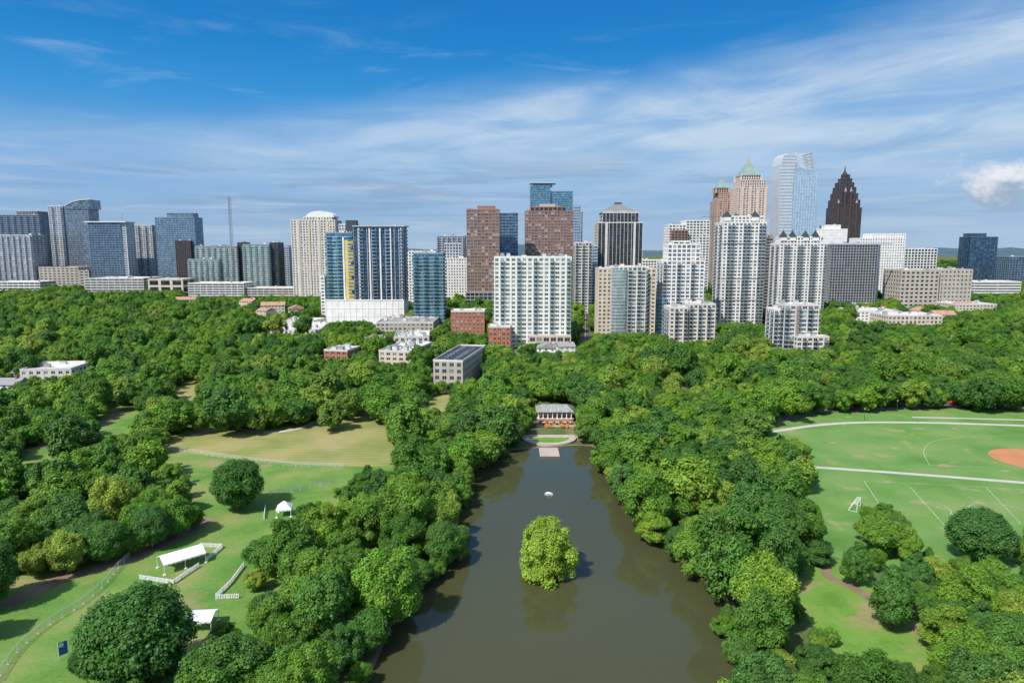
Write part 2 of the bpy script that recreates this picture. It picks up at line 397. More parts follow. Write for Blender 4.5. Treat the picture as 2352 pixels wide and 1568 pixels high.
# ---- far white tower
B=T('office_tower','white gridded office tower with rust red lower wing',980,34,[(1576,1630,507,S(3.8,4.5,1.3,1.2,W_white,win=N_dark)),(1536,1575,517,S(3.8,4.5,1.3,1.2,W_white,win=N_dark),2,34),(1542,1580,530,S(3.8,5,1,1,W_brick,glass=G_dark),-6,-.5)],562,eq=4);B.done()
B=T('apartment_tower','beige apartment tower with many balconies',800,24,[(1321,1359,558,S(3.4,4,.9,1.2,W_offw,win=N_dark,balc=(2,(0,)),slab=W_offw))],668,eq=2);B.done()
B=T('office_building','narrow blue-grey glass building',840,24,[(1360,1372,565,S(3.6,3,.3,1,W_lgrey,glass=G_blue))],640,eq=1);B.done()
B=T('office_building','white slab building with dark windows',1000,30,[(1475,1540,598,S(3.8,4,1,1.6,W_white,glass=G_dark))],660,eq=3);B.done()
B=T('office_building','dark low glass hall between towers',900,30,[(1473,1535,630,S(4,6,.5,1.5,W_grey,glass=G_dark))],680,eq=3);B.done()
# ---- rose granite twin towers
def pinktower(D,px0,px1,pe,pa,ps,label,gold,vb,WM):
    st=S(3.9,4.4,2.0,1.5,WM,win=N_dark)
    B=T('office_tower',label,D,44,[(px0,px1,pe+30,st),(px0+4,px1-4,pe+12,S(3.9,4,1.8,1.2,WM,win=N_dark),3,41,pe+30)],vb,eq=0)
    ins=(px1-px0)*.17
    xa,xb=B.X(px0+ins,pe),B.X(px1-ins,pe); r=B.part('roof#p'); cx=(xa+xb)/2; hw=(xb-xa)/2; cy=3+hw+3
    B.vol(xa,xb,cy-hw,cy+hw,B.Z(pe+12),B.Z(pe),S(5,4,1.6,1,WM,glass=G_dark),roof=False)
    r.pyr(xa-.6,xb+.6,cy-hw-.6,cy+hw+.6,B.Z(pe)+.05,B.Z(pa),M_copper,.6,.6)
    for sx in (-1,1):
        for sy in (-1,1):
            X=cx+sx*(hw+1.4);Y=cy+sy*(hw+1.4)
            r.pyr(X-1.5,X+1.5,Y-1.5,Y+1.5,B.Z(pe+12)+.2,B.Z(pe-4),WM,.1,.1)
    sp=B.part('spire'); sp.cyl(cx,cy,B.Z(pa)-.5,B.Z(ps),1.3,.25,M_gold if gold else M_copper)
    if gold: sp.pyr(cx-3,cx+3,cy-3,cy+3,B.Z(pa)-5,B.Z(pa)+5,M_gold,.3,.3)
    w=B.part('wall')
    for t in (.1,.37,.63,.9):
        X=B.X(px0,540)+(B.X(px1,540)-B.X(px0,540))*t
        w.box(X-1.6,X+1.6,-1.0,-.02,0,B.Z(pe+26),WM)
    B.done()
pinktower(1200,1695,1762,402,366,354,'tall pale rose granite tower with copper pyramid and gilded tip',True,495,W_pink)
pinktower(1250,1642,1683,431,408,402,'brown rose granite tower with small green pyramid roof',False,740,W_rose)
B=T('apartment_tower','terracotta pink apartment slab behind white tower',760,26,[(1752,1772,540,S(3.5,3.2,1.2,1.2,W_rose,win=N_dark,balc=(1,(0,)),slab=W_offw))],690,eq=1);B.done()
# ---- white turreted towers
def turret(B,px,py,pyt,y,w):
    x=B.X(px,py); r=B.part('turret_roof#%d'%px)
    B.part('wall').box(x-w,x+w,y-w,y+w,B.Z(py)-4,B.Z(py),W_white)
    r.pyr(x-w-.5,x+w+.5,y-w-.5,y+w+.5,B.Z(py)+.01,B.Z(pyt),M_slate,.15,.15)
    r.cyl(x,y,B.Z(pyt)-.3,B.Z(pyt)+2.5,.2,.05,M_slate,6)
stt=S(3.1,3.5,1.35,1.15,W_white,win=N_dark,balc=(4,(1,2)),rail=G_grey,slab=W_white)
B=T('apartment_tower','white turreted apartment tower with dark pointed roofs',640,28,[(1658,1756,512,stt),(1666,1750,498,S(3.1,3.5,1.3,1.1,W_white,win=N_dark),3,25,512)],738,eq=2)
for px in (1673,1738): turret(B,px,497,484,5,3.3)
turret(B,1706,496,488,20,3); 
w=B.part('wall')
for py in (560,640,690): w.box(B.X(1657),B.X(1757),-.35,.0,B.Z(py),B.Z(py)+.7,W_grey)
B.done()
B=T('apartment_tower','white turreted apartment tower with four dark pointed roofs',730,30,[(1789,1896,560,stt),(1797,1888,545,S(3.1,3.5,1.3,1.1,W_white,win=N_dark),3,27,560)],708,eq=1)
for px in (1803,1824,1854,1877): turret(B,px,544,529,5,3)
B.done()
# ---- sail-shaped tower
D=1000; cx=P(1832,500,D)[0]
B=Bld('office_tower','curved sail-shaped tower of white metal and pale glass','building',D,cx)
def prof(pts): return [(B.X(a,b),B.Z(b)) for a,b in pts]
wl=B.part('wall'); gz=B.part('glazing')
left=[(1788,690),(1788,520),(1788,450),(1789.5,410),(1793,378),(1799,359),(1808,352),(1829,350)]
seam=[(1831,352),(1825,400),(1820,440),(1818,520),(1818,690)]
wl.xz([(x,z if z>0 else 0) for x,z in prof(left+seam)],-.8,34,W_lgrey)
right=[(1818.6,690),(1818.6,520),(1820.6,440),(1825.6,400),(1829,378),(1850,388),(1862,384),(1871,393),(1874,420),(1876,470),(1876,690)]
gz.xz(prof(right),0,30,G_sky)
nf=46
def xl(z,seq):
    for (x0,z0),(x1,z1) in zip(seq,seq[1:]):
        if min(z0,z1)<=z<=max(z0,z1) and z0!=z1: return x0+(x1-x0)*(z-z0)/(z1-z0)
    return None
pl=prof(left); ps=prof(list(reversed(seam))); prr=prof([(1876,690),(1876,470),(1874,420),(1871,393),(1865,350)])
zt=B.Z(352)
for k in range(1,nf):
    z=zt*k/nf; a=xl(z,pl); b=xl(z,ps); c=xl(z,prr)
    if a is not None and b is not None: wl.box(a+.3,b-.3,-1.05,-.81,z,z+1.1,G_sky)
    if b is not None and c is not None and z<B.Z(393): wl.box(b+.5,c+.15,-.15,-.01,z,z+.5,W_lgrey)
for i in range(9):
    x=B.X(1822+i*6,500); wl.box(x,x+.25,-.22,-.16,0,B.Z(396),W_white)
cr=B.part('crown_lattice')
edgeL=prof([(1829,386),(1831,352)]); edgeR=prof([(1871,393),(1865,350)])
for yy in (0,15,30):
    for k in range(12):
        t=k/11
        a=(edgeL[0][0]+(edgeL[1][0]-edgeL[0][0])*t,yy,edgeL[0][1]+(edgeL[1][1]-edgeL[0][1])*t)
        b=(edgeR[0][0]+(edgeR[1][0]-edgeR[0][0])*t,yy,edgeR[0][1]+(edgeR[1][1]-edgeR[0][1])*t)
        stop=.25+.75*(1-t) if yy==0 else 1
        cr.beam((b[0]+(a[0]-b[0])*stop,yy,b[2]+(a[2]-b[2])*stop),b,.45,M_whitep if k%2 else W_lgrey)
    for s_ in range(8):
        f=s_/7
        p=(edgeL[0][0]*(1-f)+edgeR[0][0]*f,yy,edgeL[0][1]*(1-f)+edgeR[0][1]*f)
        tt=1 if f>.75 or yy else f/.75*.9+.1
        q0=(edgeL[1][0]*(1-f)+edgeR[1][0]*f,yy,edgeL[1][1]*(1-f)+edgeR[1][1]*f)
        q=tuple(p[i]+(q0[i]-p[i])*tt for i in range(3)); cr.beam(p,q,.5,W_lgrey)
cr.loft([[(edgeR[0][0]-1,y,edgeR[0][1]),(edgeR[0][0]+.2,y,edgeR[0][1]),(edgeR[1][0]+.2,y,edgeR[1][1]),(edgeR[1][0]-1,y,edgeR[1][1])] for y in (0.5,29.5)],G_sky)
B.done(); FOOT.append((P(1787,600,D)[0],P(1876,600,D)[0],D,D+40))
# ---- stepped maroon tower
stm=S(3.9,3.6,1.3,1.2,W_maroon,glass=G_dark,pr=.5)
steps=[(1912,1977,478),(1914,1973,460),(1917,1968,445),(1920,1963,431),(1923,1958,420),(1928,1953,411),(1933,1948,402)]
vols=[];prev=None
for i,(a,b,y) in enumerate(steps):
    vols.append((a,b,y,stm,i*1.6,30-i*1.6)+((prev,) if prev else ())); prev=y
B=T('office_tower','dark maroon granite tower stepping up to a spire',1300,30,vols,560,eq=0)
sp=B.part('spire'); x=B.X(1939,420,15)
sp.pyr(x-5,x+5,10,20,B.Z(402),B.Z(390),W_maroon,.8,.8); sp.cyl(x,15,B.Z(391),B.Z(378),1.5,.4,W_dark)
w=B.part('wall')
for t in (.18,.4,.6,.82):
    X=B.X(1912,500)+(B.X(1977,500)-B.X(1912,500))*t
    w.pyr(X-1.8,X+1.8,-1.6,1.6,0,B.Z(466 if t in(.18,.82) else 440),W_maroon,1.6,1.4)
    w.pyr(X-1.8,X+1.8,-1.6,1.6,B.Z(466 if t in(.18,.82) else 440)+.02,B.Z(458 if t in(.18,.82) else 430),W_grey,.1,.1)
B.done()
# ---- others on that side
B=T('office_building','white building with rounded roof edge',1000,34,[(1872,1946,527,S(4,9,2,2.6,W_white)),(1895,1930,518,S(4,9,2,2.6,W_white),6,26,527)],560,eq=2);B.done()
B=T('hotel_tower','dark gridded slab hotel with flared base',830,24,[(1907,2014,562,S(3.3,3.3,.6,.8,W_grey,glass=G_dark,pr=.7))],690,eq=3)
xa,xb=B.X(1905),B.X(2020)
w=B.part('wall'); w.loft([[(B.X(1906),-9,0),(xb+4,-9,0),(xb+4,24,0),(B.X(1906),24,0)],[(xa,-.5,B.Z(694)),(xb-3,-.5,B.Z(694)),(xb-3,23,B.Z(694)),(xa,23,B.Z(694))]],W_blue)
w.box(xa,xb+14,-.3,1,B.Z(562),B.Z(558),W_lgrey); 
w.loft([[(B.X(2015),0,0),(B.X(2042),20,0),(B.X(2042),30,0),(B.X(2015),24.5,0)],[(B.X(2015),0,B.Z(560)),(B.X(2040),20,B.Z(560)),(B.X(2040),30,B.Z(560)),(B.X(2015),24.5,B.Z(560))]],W_blue);B.done()
B=T('office_building','white slab office building with slim windows',930,30,[(1972,2076,548,S(3.6,3.4,1.8,1.7,W_white,win=N_dark)),(2000,2077,538,S(3.6,3.4,1.8,1.7,W_white,win=N_dark),4,30,548)],655,eq=3);B.done()
B=T('office_building','white framed office building with black glazing',1100,34,[(2078,2152,572,S(4.5,5,1.0,1.2,W_white,glass=G_dark,pr=.9))],616,eq=3);B.done()
B=T('college_building','beige concrete building with blank panels and slit windows',830,40,[(2068,2156,622,S(5,6,2.4,2.6,W_beige,glass=G_dark,pr=.8)),(2158,2232,620,S(5,5,2.6,3.2,W_beige,glass=G_dark,pr=.8),4,40)],698,eq=6);B.done()
B=T('office_tower','blue-black mirrored glass tower',1150,30,[(2226,2289,545,S(4,6,.15,.25,W_bluedk,glass=G_navy)),(2226,2262,537,S(4,6,.15,.25,W_bluedk,glass=G_navy),5,25,545)],636,eq=0);B.done()
B=T('office_tower','dark blue glass tower beside the treeline',1200,40,[(2318,2380,590,S(4,5,.3,.6,W_blue,glass=G_navy))],640,eq=2);B.done()
B=T('office_building','long low white office building with ribbon windows',1000,40,[(2238,2345,648,S(4,30,.4,2,W_white,glass=G_dark))],672,eq=5);B.done()
B=T('apartment_block','white and brick balcony block above the trees',490,20,[(1776,1798,712,S(3.1,4,1,1.2,W_white,win=N_blue,balc=(2,(0,)),slab=W_white),6,22),(1800,1880,702,S(3.1,4,1.1,1.2,W_offw,win=N_blue,balc=(2,(0,)),rail=G_blue,slab=W_offw),2,20),(1830,1904,775,S(3.1,4,1.1,1.2,W_offw,win=N_dark,balc=(2,(1,)),slab=W_offw),-8,1.5)],798,eq=5)
B.part('accent_panel').box(B.X(1838),B.X(1846),1.2,1.9,8,B.Z(706),W_rose);B.done()
# ---- left part
B=T('office_tower','white stone tower with arched crown',1000,40,[(670,772,506,S(3.8,4.2,1.9,1.4,W_offw,win=N_dark)),(700,765,499,S(3.8,4.2,1.9,1.4,W_offw,win=N_dark),4,36,506)],656,eq=0)
xa,xb=B.X(700,500),B.X(765,500); zb=B.Z(500)+1; cxx=(xa+xb)/2; rw=(xb-xa)/2; hh=B.Z(484)-zb
B.part('roof#arch').xz([(cxx+rw*math.cos(a),zb+hh*math.sin(a)) for a in [math.pi*i/14 for i in range(15)]],4.5,35,W_white)
w=B.part('wall')
for px in (688,712,735,755): w.box(B.X(px)-1.6,B.X(px)+1.6,-.7,-.02,0,B.Z(508),W_cream)
B.done()
B=T('office_building','white and pale blue mid-rise wing',950,28,[(778,815,516,S(3.8,4,1,1.2,W_white,glass=G_blue))],535,eq=2);B.done()
B=T('apartment_tower','dark glass apartment tower with white balcony bands',1300,40,[(-30,90,494,S(3.6,6,.4,.9,W_grey,glass=G_navy,balc=(2,(0,)),slab=W_grey)),(40,88,486,S(3.6,6,.4,.9,W_grey,glass=G_dark),5,35,494)],540,eq=3);B.done()
B=T('apartment_tower','pale grey apartment slab with balconies',1180,34,[(-20,78,540,S(3.5,5,1.2,1.3,W_lgrey,win=N_blue,balc=(2,(0,)),slab=W_lgrey))],642,eq=4);B.done()
B=T('office_tower','slim dark glass office tower',1320,30,[(96,110,543,S(3.6,5,.4,.9,W_grey,glass=G_dark))],600,eq=1);B.done()
B=T('apartment_tower','tall grey-blue glass tower with curved sloping crown',1250,34,[(116,149,474,S(3.6,5,.8,1,W_offw,glass=G_blue,balc=(3,(1,)),slab=W_offw)),(150,207,476,S(3.6,6,.3,.7,W_blue,glass=G_grey),2,34)],612,eq=0)
c=[(150,480),(150,472),(160,466),(170,462),(187,459),(207,458),(207,480)]
B.part('glazing').xz([(B.X(a,480),B.Z(b)) for a,b in reversed(c)],1.0,33,G_grey)
c2=[(150,472),(160,466),(170,462),(187,459),(208,457.5)]
for (a,b),(c_,d_) in zip(c2,c2[1:]): B.part('roof#rim').beam((B.X(a,480),.5,B.Z(b)),(B.X(c_,480),.5,B.Z(d_)),1.2,W_offw)
B.done()
B=T('parking_structure','beige concrete parking deck below glass tower',1180,40,[(90,181,614,S(4.5,8,2.5,2.6,W_beige,glass=G_dark)),(182,205,622,S(4.5,8,2.5,2.6,W_beige,glass=G_dark))],653,eq=2);B.done()
B=T('office_tower','dark blue glass office tower with white end wall',1150,30,[(206,280,512,S(3.8,5,.3,.8,W_blue,glass=G_navy,span=W_blue)),(281,293,512,S(3.8,8,2,1.5,W_lgrey,glass=G_grey),2,28)],636,eq=1)
B.part('roof#c').box(B.X(202),B.X(296),-2,30,B.Z(510.5),B.Z(508.5),W_white); B.part('spire').cyl(B.X(278),14,B.Z(509),B.Z(486),.5,.15,M_metal,6);B.done()
B=T('apartment_tower','pale blue-grey residential tower with many windows',1220,26,[(298,352,518,S(3.5,4,1.1,1.1,W_lgrey,win=N_blue,balc=(3,(1,)),slab=W_lgrey))],632,eq=3);B.done()
B=T('office_tower','blue glass tower with stepped top',1180,32,[(360,450,500,S(3.7,4.5,.4,.8,W_blue,glass=G_blue)),(388,446,490,S(3.7,4.5,.3,.8,W_blue,glass=G_blue),5,28,500),(404,440,554,S(3.7,4,1.6,1.5,W_maroon,glass=G_dark),-7,-.5)],640,eq=2);B.done()
sgb=S(3.3,4.6,.6,.9,W_grey,glass=G_green,span=W_lgrey,balc=(2,(0,)),rail=G_green,slab=W_lgrey)
B=T('apartment_block','mid-rise apartments with green glass balconies',1080,34,[(433,505,596,sgb,-4,-.4),(450,545,566,sgb),(547,563,558,S(3.3,5,.6,1,W_dark,glass=G_dark),8,34)],652,eq=5);B.done()
B=T('apartment_block','mid-rise apartments with green glass balconies and dark corner',1060,34,[(559,620,562,sgb),(622,640,558,S(3.3,5,.6,1,W_dark,glass=G_dark),6,34)],656,eq=5);B.done()
B=T('office_building','grey slab beside white tower',1150,30,[(646,665,568,S(3.6,4,.8,1.2,W_lgrey,glass=G_blue))],650,eq=1);B.done()
B=T('parking_structure','white banded parking deck',1010,40,[(432,560,651,S(3.4,9,.5,1.4,W_white,glass=G_dark)),(562,735,662,S(3.4,9,.5,1.4,W_offw,glass=G_dark),4,40)],678,eq=3);B.done()
B=T('office_building','low white and grey building with skylights',1080,60,[(195,330,640,S(4,9,.6,1.5,W_offw,glass=G_grey))],668,eq=9);B.done()
B=T('civic_building','low beige stone hall',1030,40,[(340,420,642,S(9,20,4,3,W_cream,glass=G_dark))],664,eq=3);B.done()
B=T('office_building','low white building near the treeline',1120,40,[(-20,92,648,S(4,9,.6,1.8,W_white,glass=G_dark))],664,eq=4);B.done()
B=T('office_building','white office block with dark windows',900,30,[(932,1002,578,S(3.7,4,1.6,1.5,W_white,win=N_dark))],690,eq=3);B.done()
B=T('office_building','white office slab with small windows',880,28,[(1004,1072,594,S(3.6,3.6,1.7,1.6,W_white,win=N_dark)),(1020,1060,560,S(3.6,4,1,1,W_lgrey,glass=G_grey),20,28,594)],652,eq=3);B.done()
B=T('apartment_tower','grey and white apartment tower',1080,30,[(1004,1068,542,S(3.5,4,.9,1.1,W_lgrey,glass=G_grey,balc=(2,(0,)),slab=W_white))],594,eq=4);B.done()
B=T('office_building','white narrow tower wing',720,26,[(736,746,636,S(3.6,4,1.6,1.6,W_white,win=N_dark))],690,eq=1);B.done()
# ---- brick midrises and low-rises
B=T('brick_apartment_block','red brick apartment block with white windows',580,22,[(1036,1113,716,S(3.2,3.6,1.6,1.5,W_redbrick,win=N_blue,frame=W_white,cap=W_offw,roof=M_roofl))],762,eq=4);B.done()
B=T('brick_apartment_block','small red brick block with cream base',505,18,[(1122,1172,752,S(3.2,3.6,1.6,1.5,W_redbrick,win=N_dark,frame=W_white,cap=W_offw))],790,eq=3);B.done()
B=T('brick_building','grey stone building with dark roof and skylights',366,60,[(994,1064,830,S(3.4,4,1.8,1.5,W_beige,win=N_dark,cap=W_offw,roof=M_slate))],872,eq=0,rot=-.17)
xa,xb=B.X(994,850),B.X(1064,850); zr=B.Z(830)
for i in range(8):
    for j in range(2):
        m=B.part('skylight#%d_%d'%(i,j)); X=xa+(xb-xa)*(.28+.4*j); m.box(X-1.3,X+1.3,4+i*6.6,8+i*6.6,zr+.13,zr+.7,M_metal); m.box(X-1.1,X+1.1,4.2+i*6.6,7.8+i*6.6,zr+.71,zr+.8,G_dark)
B.done()
RECT.append((990,1108,784,868,430))
FOOT.append((P(1040,800,400)[0],P(1112,800,420)[0],380,430))
def low(name,label,px0,px1,pyt,D,dep,wall,roofm,h=None,vb=None,eq=6,fl=3.3,rot=0):
    st=S(fl,4,1.8,1.5,wall,win=N_dark,frame=W_white,cap=W_offw,roof=roofm)
    B=T(name,label,D,dep,[(px0,px1,pyt,st)],vb or (pyt+14),eq=eq,rot=rot);B.done()
low('low_rise_block','brick and white low-rise with flat roof',742,800,806,440,20,W_redbrick,M_roofl,vb=822,rot=-.2)
low('low_rise_block','red brick terrace with terracotta roof',796,850,789,475,34,W_redbrick,M_terra,vb=798,rot=-.25)
low('low_rise_block','cream low-rise with pale flat roof and roof vents',868,945,808,435,44,W_cream,M_roofl,vb=830,eq=14,rot=-.2)
low('low_rise_block','white low-rise with cluttered flat roof',905,985,775,500,36,W_offw,M_roofl,vb=788,eq=14,rot=.1)
low('low_rise_block','grey parking and retail block with flat roof',864,995,742,600,50,W_beige,M_roofg,vb=758,eq=16)
low('low_rise_block','pale grey flat-roofed block with skylights',540,735,758,600,60,W_offw,M_roofl,vb=764,eq=20,rot=-.08)
low('low_rise_block','white flat-roofed block with rooftop plant',640,722,738,672,30,W_white,M_roofl,vb=747,eq=10,rot=-.1)
low('low_rise_block','white flat-roofed block among trees',50,160,850,370,26,W_offw,M_roofl,vb=860,eq=3,rot=.12)
low('low_rise_block','cream block among trees',1900,1990,775,540,20,W_cream,M_roofl,vb=777)
low('low_rise_block','pale flat-roofed block among trees',2195,2290,700,770,40,W_cream,M_roofl,vb=710)
low('low_rise_block','white walled block with pale roof and terracotta edge',1968,2070,716,690,40,W_white,M_roofl,vb=735,eq=8)
low('low_rise_block','cream block with pale roof among trees',2040,2165,726,650,34,W_cream,M_roofl,vb=742,eq=9)
def gable(mb,x0,x1,y0,y1,z0,z1,zr,wall,roof,axis='x'):
    mb['wall'].box(x0,x1,y0,y1,z0,z1,wall)
    o=.5
    if axis=='x':
        cy=(y0+y1)/2
        mb['roof'].loft([[(x,y0-o,z1),(x,cy,zr),(x,y1+o,z1),(x,cy,z1-.15)] for x in (x0-o,x1+o)],roof)
        mb['wall'].loft([[(x,y0,z1-.01),(x,cy,zr-.3),(x,y1,z1-.01)] for x in (x0,x1)],wall)
    else:
        cx=(x0+x1)/2
        mb['roof'].loft([[(x0-o,y,z1),(cx,y,zr),(x1+o,y,z1),(cx,y,z1-.15)] for y in (y0-o,y1+o)],roof)
        mb['wall'].loft([[(x0,y,z1-.01),(cx,y,zr-.3),(x1,y,z1-.01)] for y in (y0,y1)],wall)
def house(name,label,px0,px1,pyt,D,dep,wall,roof,axis='x',group=None,rotz=0,vb=None):
    xa=P(px0,pyt,D)[0]; xb=P(px1,pyt,D)[0]; zt=P(px0,pyt,D)[1]
    w=xb-xa; zt=max(zt,6); ze=max(3.5,zt-min(w,dep)*.22)
    e=empty(name,((xa+xb)/2,D,0),rotz,label,'house',group)
    mb={'wall':MB(),'roof':MB()}
    gable(mb,-w/2,w/2,0,dep,0,ze,zt,wall,roof,axis)
    mb['wall'].obj('wall',e); r=mb['roof']; r.obj('roof',e)
    nfl=max(1,int(ze/3)); n=max(2,int(w/3.2))
    cnt=0
    for k in range(nfl):
        for i in range(n):
            if cnt>60: break
            o=bpy.data.objects.new('window',panel_mesh('window',1.3,1.5,N_dark,W_white)); COL.objects.link(o); o.parent=e
            o.location=(-w/2+w*(i+.5)/n,-.08,ze-1.9-k*3); cnt+=1
    c=MB(); c.box(w*.2,w*.2+.9,dep*.4,dep*.4+.9,ze,zt+.9,W_redbrick); c.obj('chimney',e)
    FOOT.append((xa-3,xb+3,D-3,D+dep+3)); RECT.append((px0-1,px1+1,pyt-2,vb or pyt+10,D+dep))
for (a,b,y,D,ax,rz,hh) in ((600,652,694,740,'x',.25,22),(545,580,686,800,'x',-.35,7),(405,446,682,860,'x',.3,6),(662,696,702,720,'y',.3,8),(500,528,693,790,'x',.5,8),(585,612,708,690,'x',-.3,8)):
    house('apartment_house','cream apartment house with terracotta tile roof',a,b,y,D,16,W_cream,M_terra,ax,'terracotta roofed houses in the trees',vb=y+hh,rotz=rz)
for (a,b,y,D,ax,rz) in ((2000,2050,704,740,'x',.1),(2110,2150,706,730,'y',0),(2150,2195,714,690,'x',-.2),(2205,2250,694,780,'x',.2)):
    house('apartment_house','cream apartment house with terracotta tile roof',a,b,y,D,18,W_cream,M_terra,ax,'terracotta roofed houses in the trees',vb=y+10,rotz=rz)
for (a,b,y,D,ax) in ((1233,1276,790,455,'y'),(1284,1322,788,470,'x'),(1190,1222,796,462,'y')):
    house('house','white gabled house with grey shingle roof',a,b,y,D,14,W_white,M_roofg,ax,'gabled houses by the park',vb=y+16,rotz=.15 if ax=='x' else -.1)
for (a,b,y,D,ax) in ((-10,30,820,440,'x'),(5,45,838,415,'y'),(-20,35,872,340,'x'),(20,60,852,390,'x'),(2040,2080,792,480,'x'),(2185,2230,772,520,'x')):
    house('house','white clapboard house with grey shingle roof among trees',a,b,y,D,12,W_white,M_roofg,ax,'gabled houses by the park',vb=y+16)
# ---- radio mast
e=empty('radio_mast',(P(532,560,1400)[0],1400,0),0,'tall lattice radio mast','mast')
mb=MB(); zt=P(532,452,1400)[1]; r0=3.2
n=26
for i in range(n):
    za,zb=zt*i/n,zt*(i+1)/n
    for k in range(3):
        a0=2.094*k;a1=2.094*(k+1)
        p=lambda a,z:(r0*math.cos(a),r0*math.sin(a),z)
        mb.beam(p(a0,za),p(a0,zb),.45,M_metal); mb.beam(p(a0,za),p(a1,zb),.3,M_metal); mb.beam(p(a0,zb),p(a1,zb),.3,M_metal)
mb.obj('lattice',e)
e=empty('tower_crane',(P(1634,600,1100)[0],1100,0),0,'thin steel tower crane over the rooftops','crane')
mb=MB(); zt=P(1634,492,1100)[1]; mb.beam((0,0,0),(0,0,zt),1.2,M_metal); mb.obj('mast',e)
mb=MB(); mb.beam((-18,0,zt-4),(10,0,zt-4),.8,M_metal); mb.beam((0,0,zt+3),(-18,0,zt-4),.25,M_metal); mb.beam((0,0,zt+3),(10,0,zt-4),.25,M_metal); mb.obj('jib',e)

# ---------------- ground ----------------
def grassmat(name,cols,scale,dirt=None,dthr=.62,stripe=None,dscale=.045):
    m,nt,b=newmat(name)
    ge=nt.nodes.new('ShaderNodeNewGeometry')
    def noise(s,d=6,off=0):
        n=nt.nodes.new('ShaderNodeTexNoise'); n.inputs['Scale'].default_value=s; n.inputs['Detail'].default_value=d
        v=nt.nodes.new('ShaderNodeVectorMath'); v.operation='ADD'; v.inputs[1].default_value=(off,off,0)
        nt.links.new(ge.outputs['Position'],v.inputs[0]); nt.links.new(v.outputs[0],n.inputs['Vector']); return n
    n1=noise(scale); n2=noise(1.3,4,33)
    mx=nt.nodes.new('ShaderNodeMath'); mx.operation='MULTIPLY_ADD'; mx.inputs[1].default_value=.35
    nt.links.new(n2.outputs['Fac'],mx.inputs[0]); 
    sb=nt.nodes.new('ShaderNodeMath'); sb.operation='SUBTRACT'; sb.inputs[1].default_value=.17
    nt.links.new(n1.outputs['Fac'],sb.inputs[0]); nt.links.new(sb.outputs[0],mx.inputs[2])
    r=nt.nodes.new('ShaderNodeValToRGB'); e=r.color_ramp.elements
    while len(e)>1:e.remove(e[0])
    e[0].position=.3;e[0].color=(*cols[0],1)
    for i,c in enumerate(cols[1:]):
        x=e.new(.3+.4*(i+1)/(len(cols)-1)); x.color=(*c,1)
    last=mx.outputs[0]
    if stripe:
        w=nt.nodes.new('ShaderNodeTexWave'); w.inputs['Scale'].default_value=stripe[0]; w.inputs['Distortion'].default_value=.6; w.inputs['Detail'].default_value=1
        w.inputs['Detail Scale'].default_value=.3
        mp=nt.nodes.new('ShaderNodeMapping'); mp.inputs['Rotation'].default_value=(0,0,stripe[1])
        nt.links.new(ge.outputs['Position'],mp.inputs['Vector']); nt.links.new(mp.outputs[0],w.inputs['Vector'])
        q=nt.nodes.new('ShaderNodeMath'); q.operation='MULTIPLY_ADD'; q.inputs[1].default_value=stripe[2]
        nt.links.new(w.outputs['Fac'],q.inputs[0]); nt.links.new(last,q.inputs[2]); last=q.outputs[0]
    nt.links.new(last,r.inputs['Fac']); out=r.outputs['Color']
    if dirt:
        n3=noise(dscale,8,71); rr=nt.nodes.new('ShaderNodeValToRGB'); rr.color_ramp.elements[0].position=dthr; rr.color_ramp.elements[1].position=dthr+.08
        rr.color_ramp.elements[1].color=(.8,.8,.8,1)
        nt.links.new(n3.outputs['Fac'],rr.inputs['Fac'])
        mc=nt.nodes.new('ShaderNodeMix'); mc.data_type='RGBA'
        nt.links.new(rr.outputs['Color'],mc.inputs['Factor']); nt.links.new(out,mc.inputs['A']); mc.inputs['B'].default_value=(*dirt,1); out=mc.outputs['Result']
    nt.links.new(out,b.inputs['Base Color']); b.inputs['Roughness'].default_value=.95; b.inputs['Specular IOR Level'].default_value=.1
    bp=nt.nodes.new('ShaderNodeBump'); bp.inputs['Strength'].default_value=.3; bp.inputs['Distance'].default_value=.3
    nt.links.new(n2.outputs['Fac'],bp.inputs['Height']); nt.links.new(bp.outputs['Normal'],b.inputs['Normal'])
    return m
GR_base=grassmat('park_ground',[(.06,.1,.03),(.09,.14,.045),(.14,.15,.065)],.05,dirt=(.26,.19,.12),dthr=.54)
GR_lawn=grassmat('lawn_grass',[(.08,.2,.035),(.14,.25,.055),(.24,.27,.09)],.07,dirt=(.32,.25,.14),dthr=.6)
GR_meadow=grassmat('mown_meadow',[(.15,.21,.05),(.23,.255,.08),(.34,.3,.13)],.05,stripe=(.1,1.5,.16))
GR_field=grassmat('sports_turf',[(.09,.21,.045),(.135,.26,.065),(.2,.28,.095)],.05,dirt=(.3,.28,.14),dthr=.6,dscale=.11)
GR_patch=grassmat('worn_patchy_grass',[(.1,.22,.035),(.15,.28,.05),(.22,.27,.08)],.12,dirt=(.32,.24,.14),dthr=.56,dscale=.08)  # green turf with random bare soil patches
GR_bright=grassmat('bright_grass',[(.1,.24,.03),(.15,.3,.04)],.2)
M_dirt=plain('red_clay',(.5,.22,.1),.95,var=.15,scale=.1)
M_soil=plain('bare_soil',(.24,.18,.12),.95,var=.3,scale=.2)
M_path=plain('concrete_path',(.5,.48,.44),.9,var=.12,scale=.3)
M_asph=plain('asphalt',(.09,.09,.092),.95,var=.2,scale=.3)
M_paver=plain('pale_stone_paving',(.48,.4,.35),.85,var=.15,scale=.5)
M_line=plain('field_line_paint',(.55,.62,.5),.9,var=.3,scale=.8)
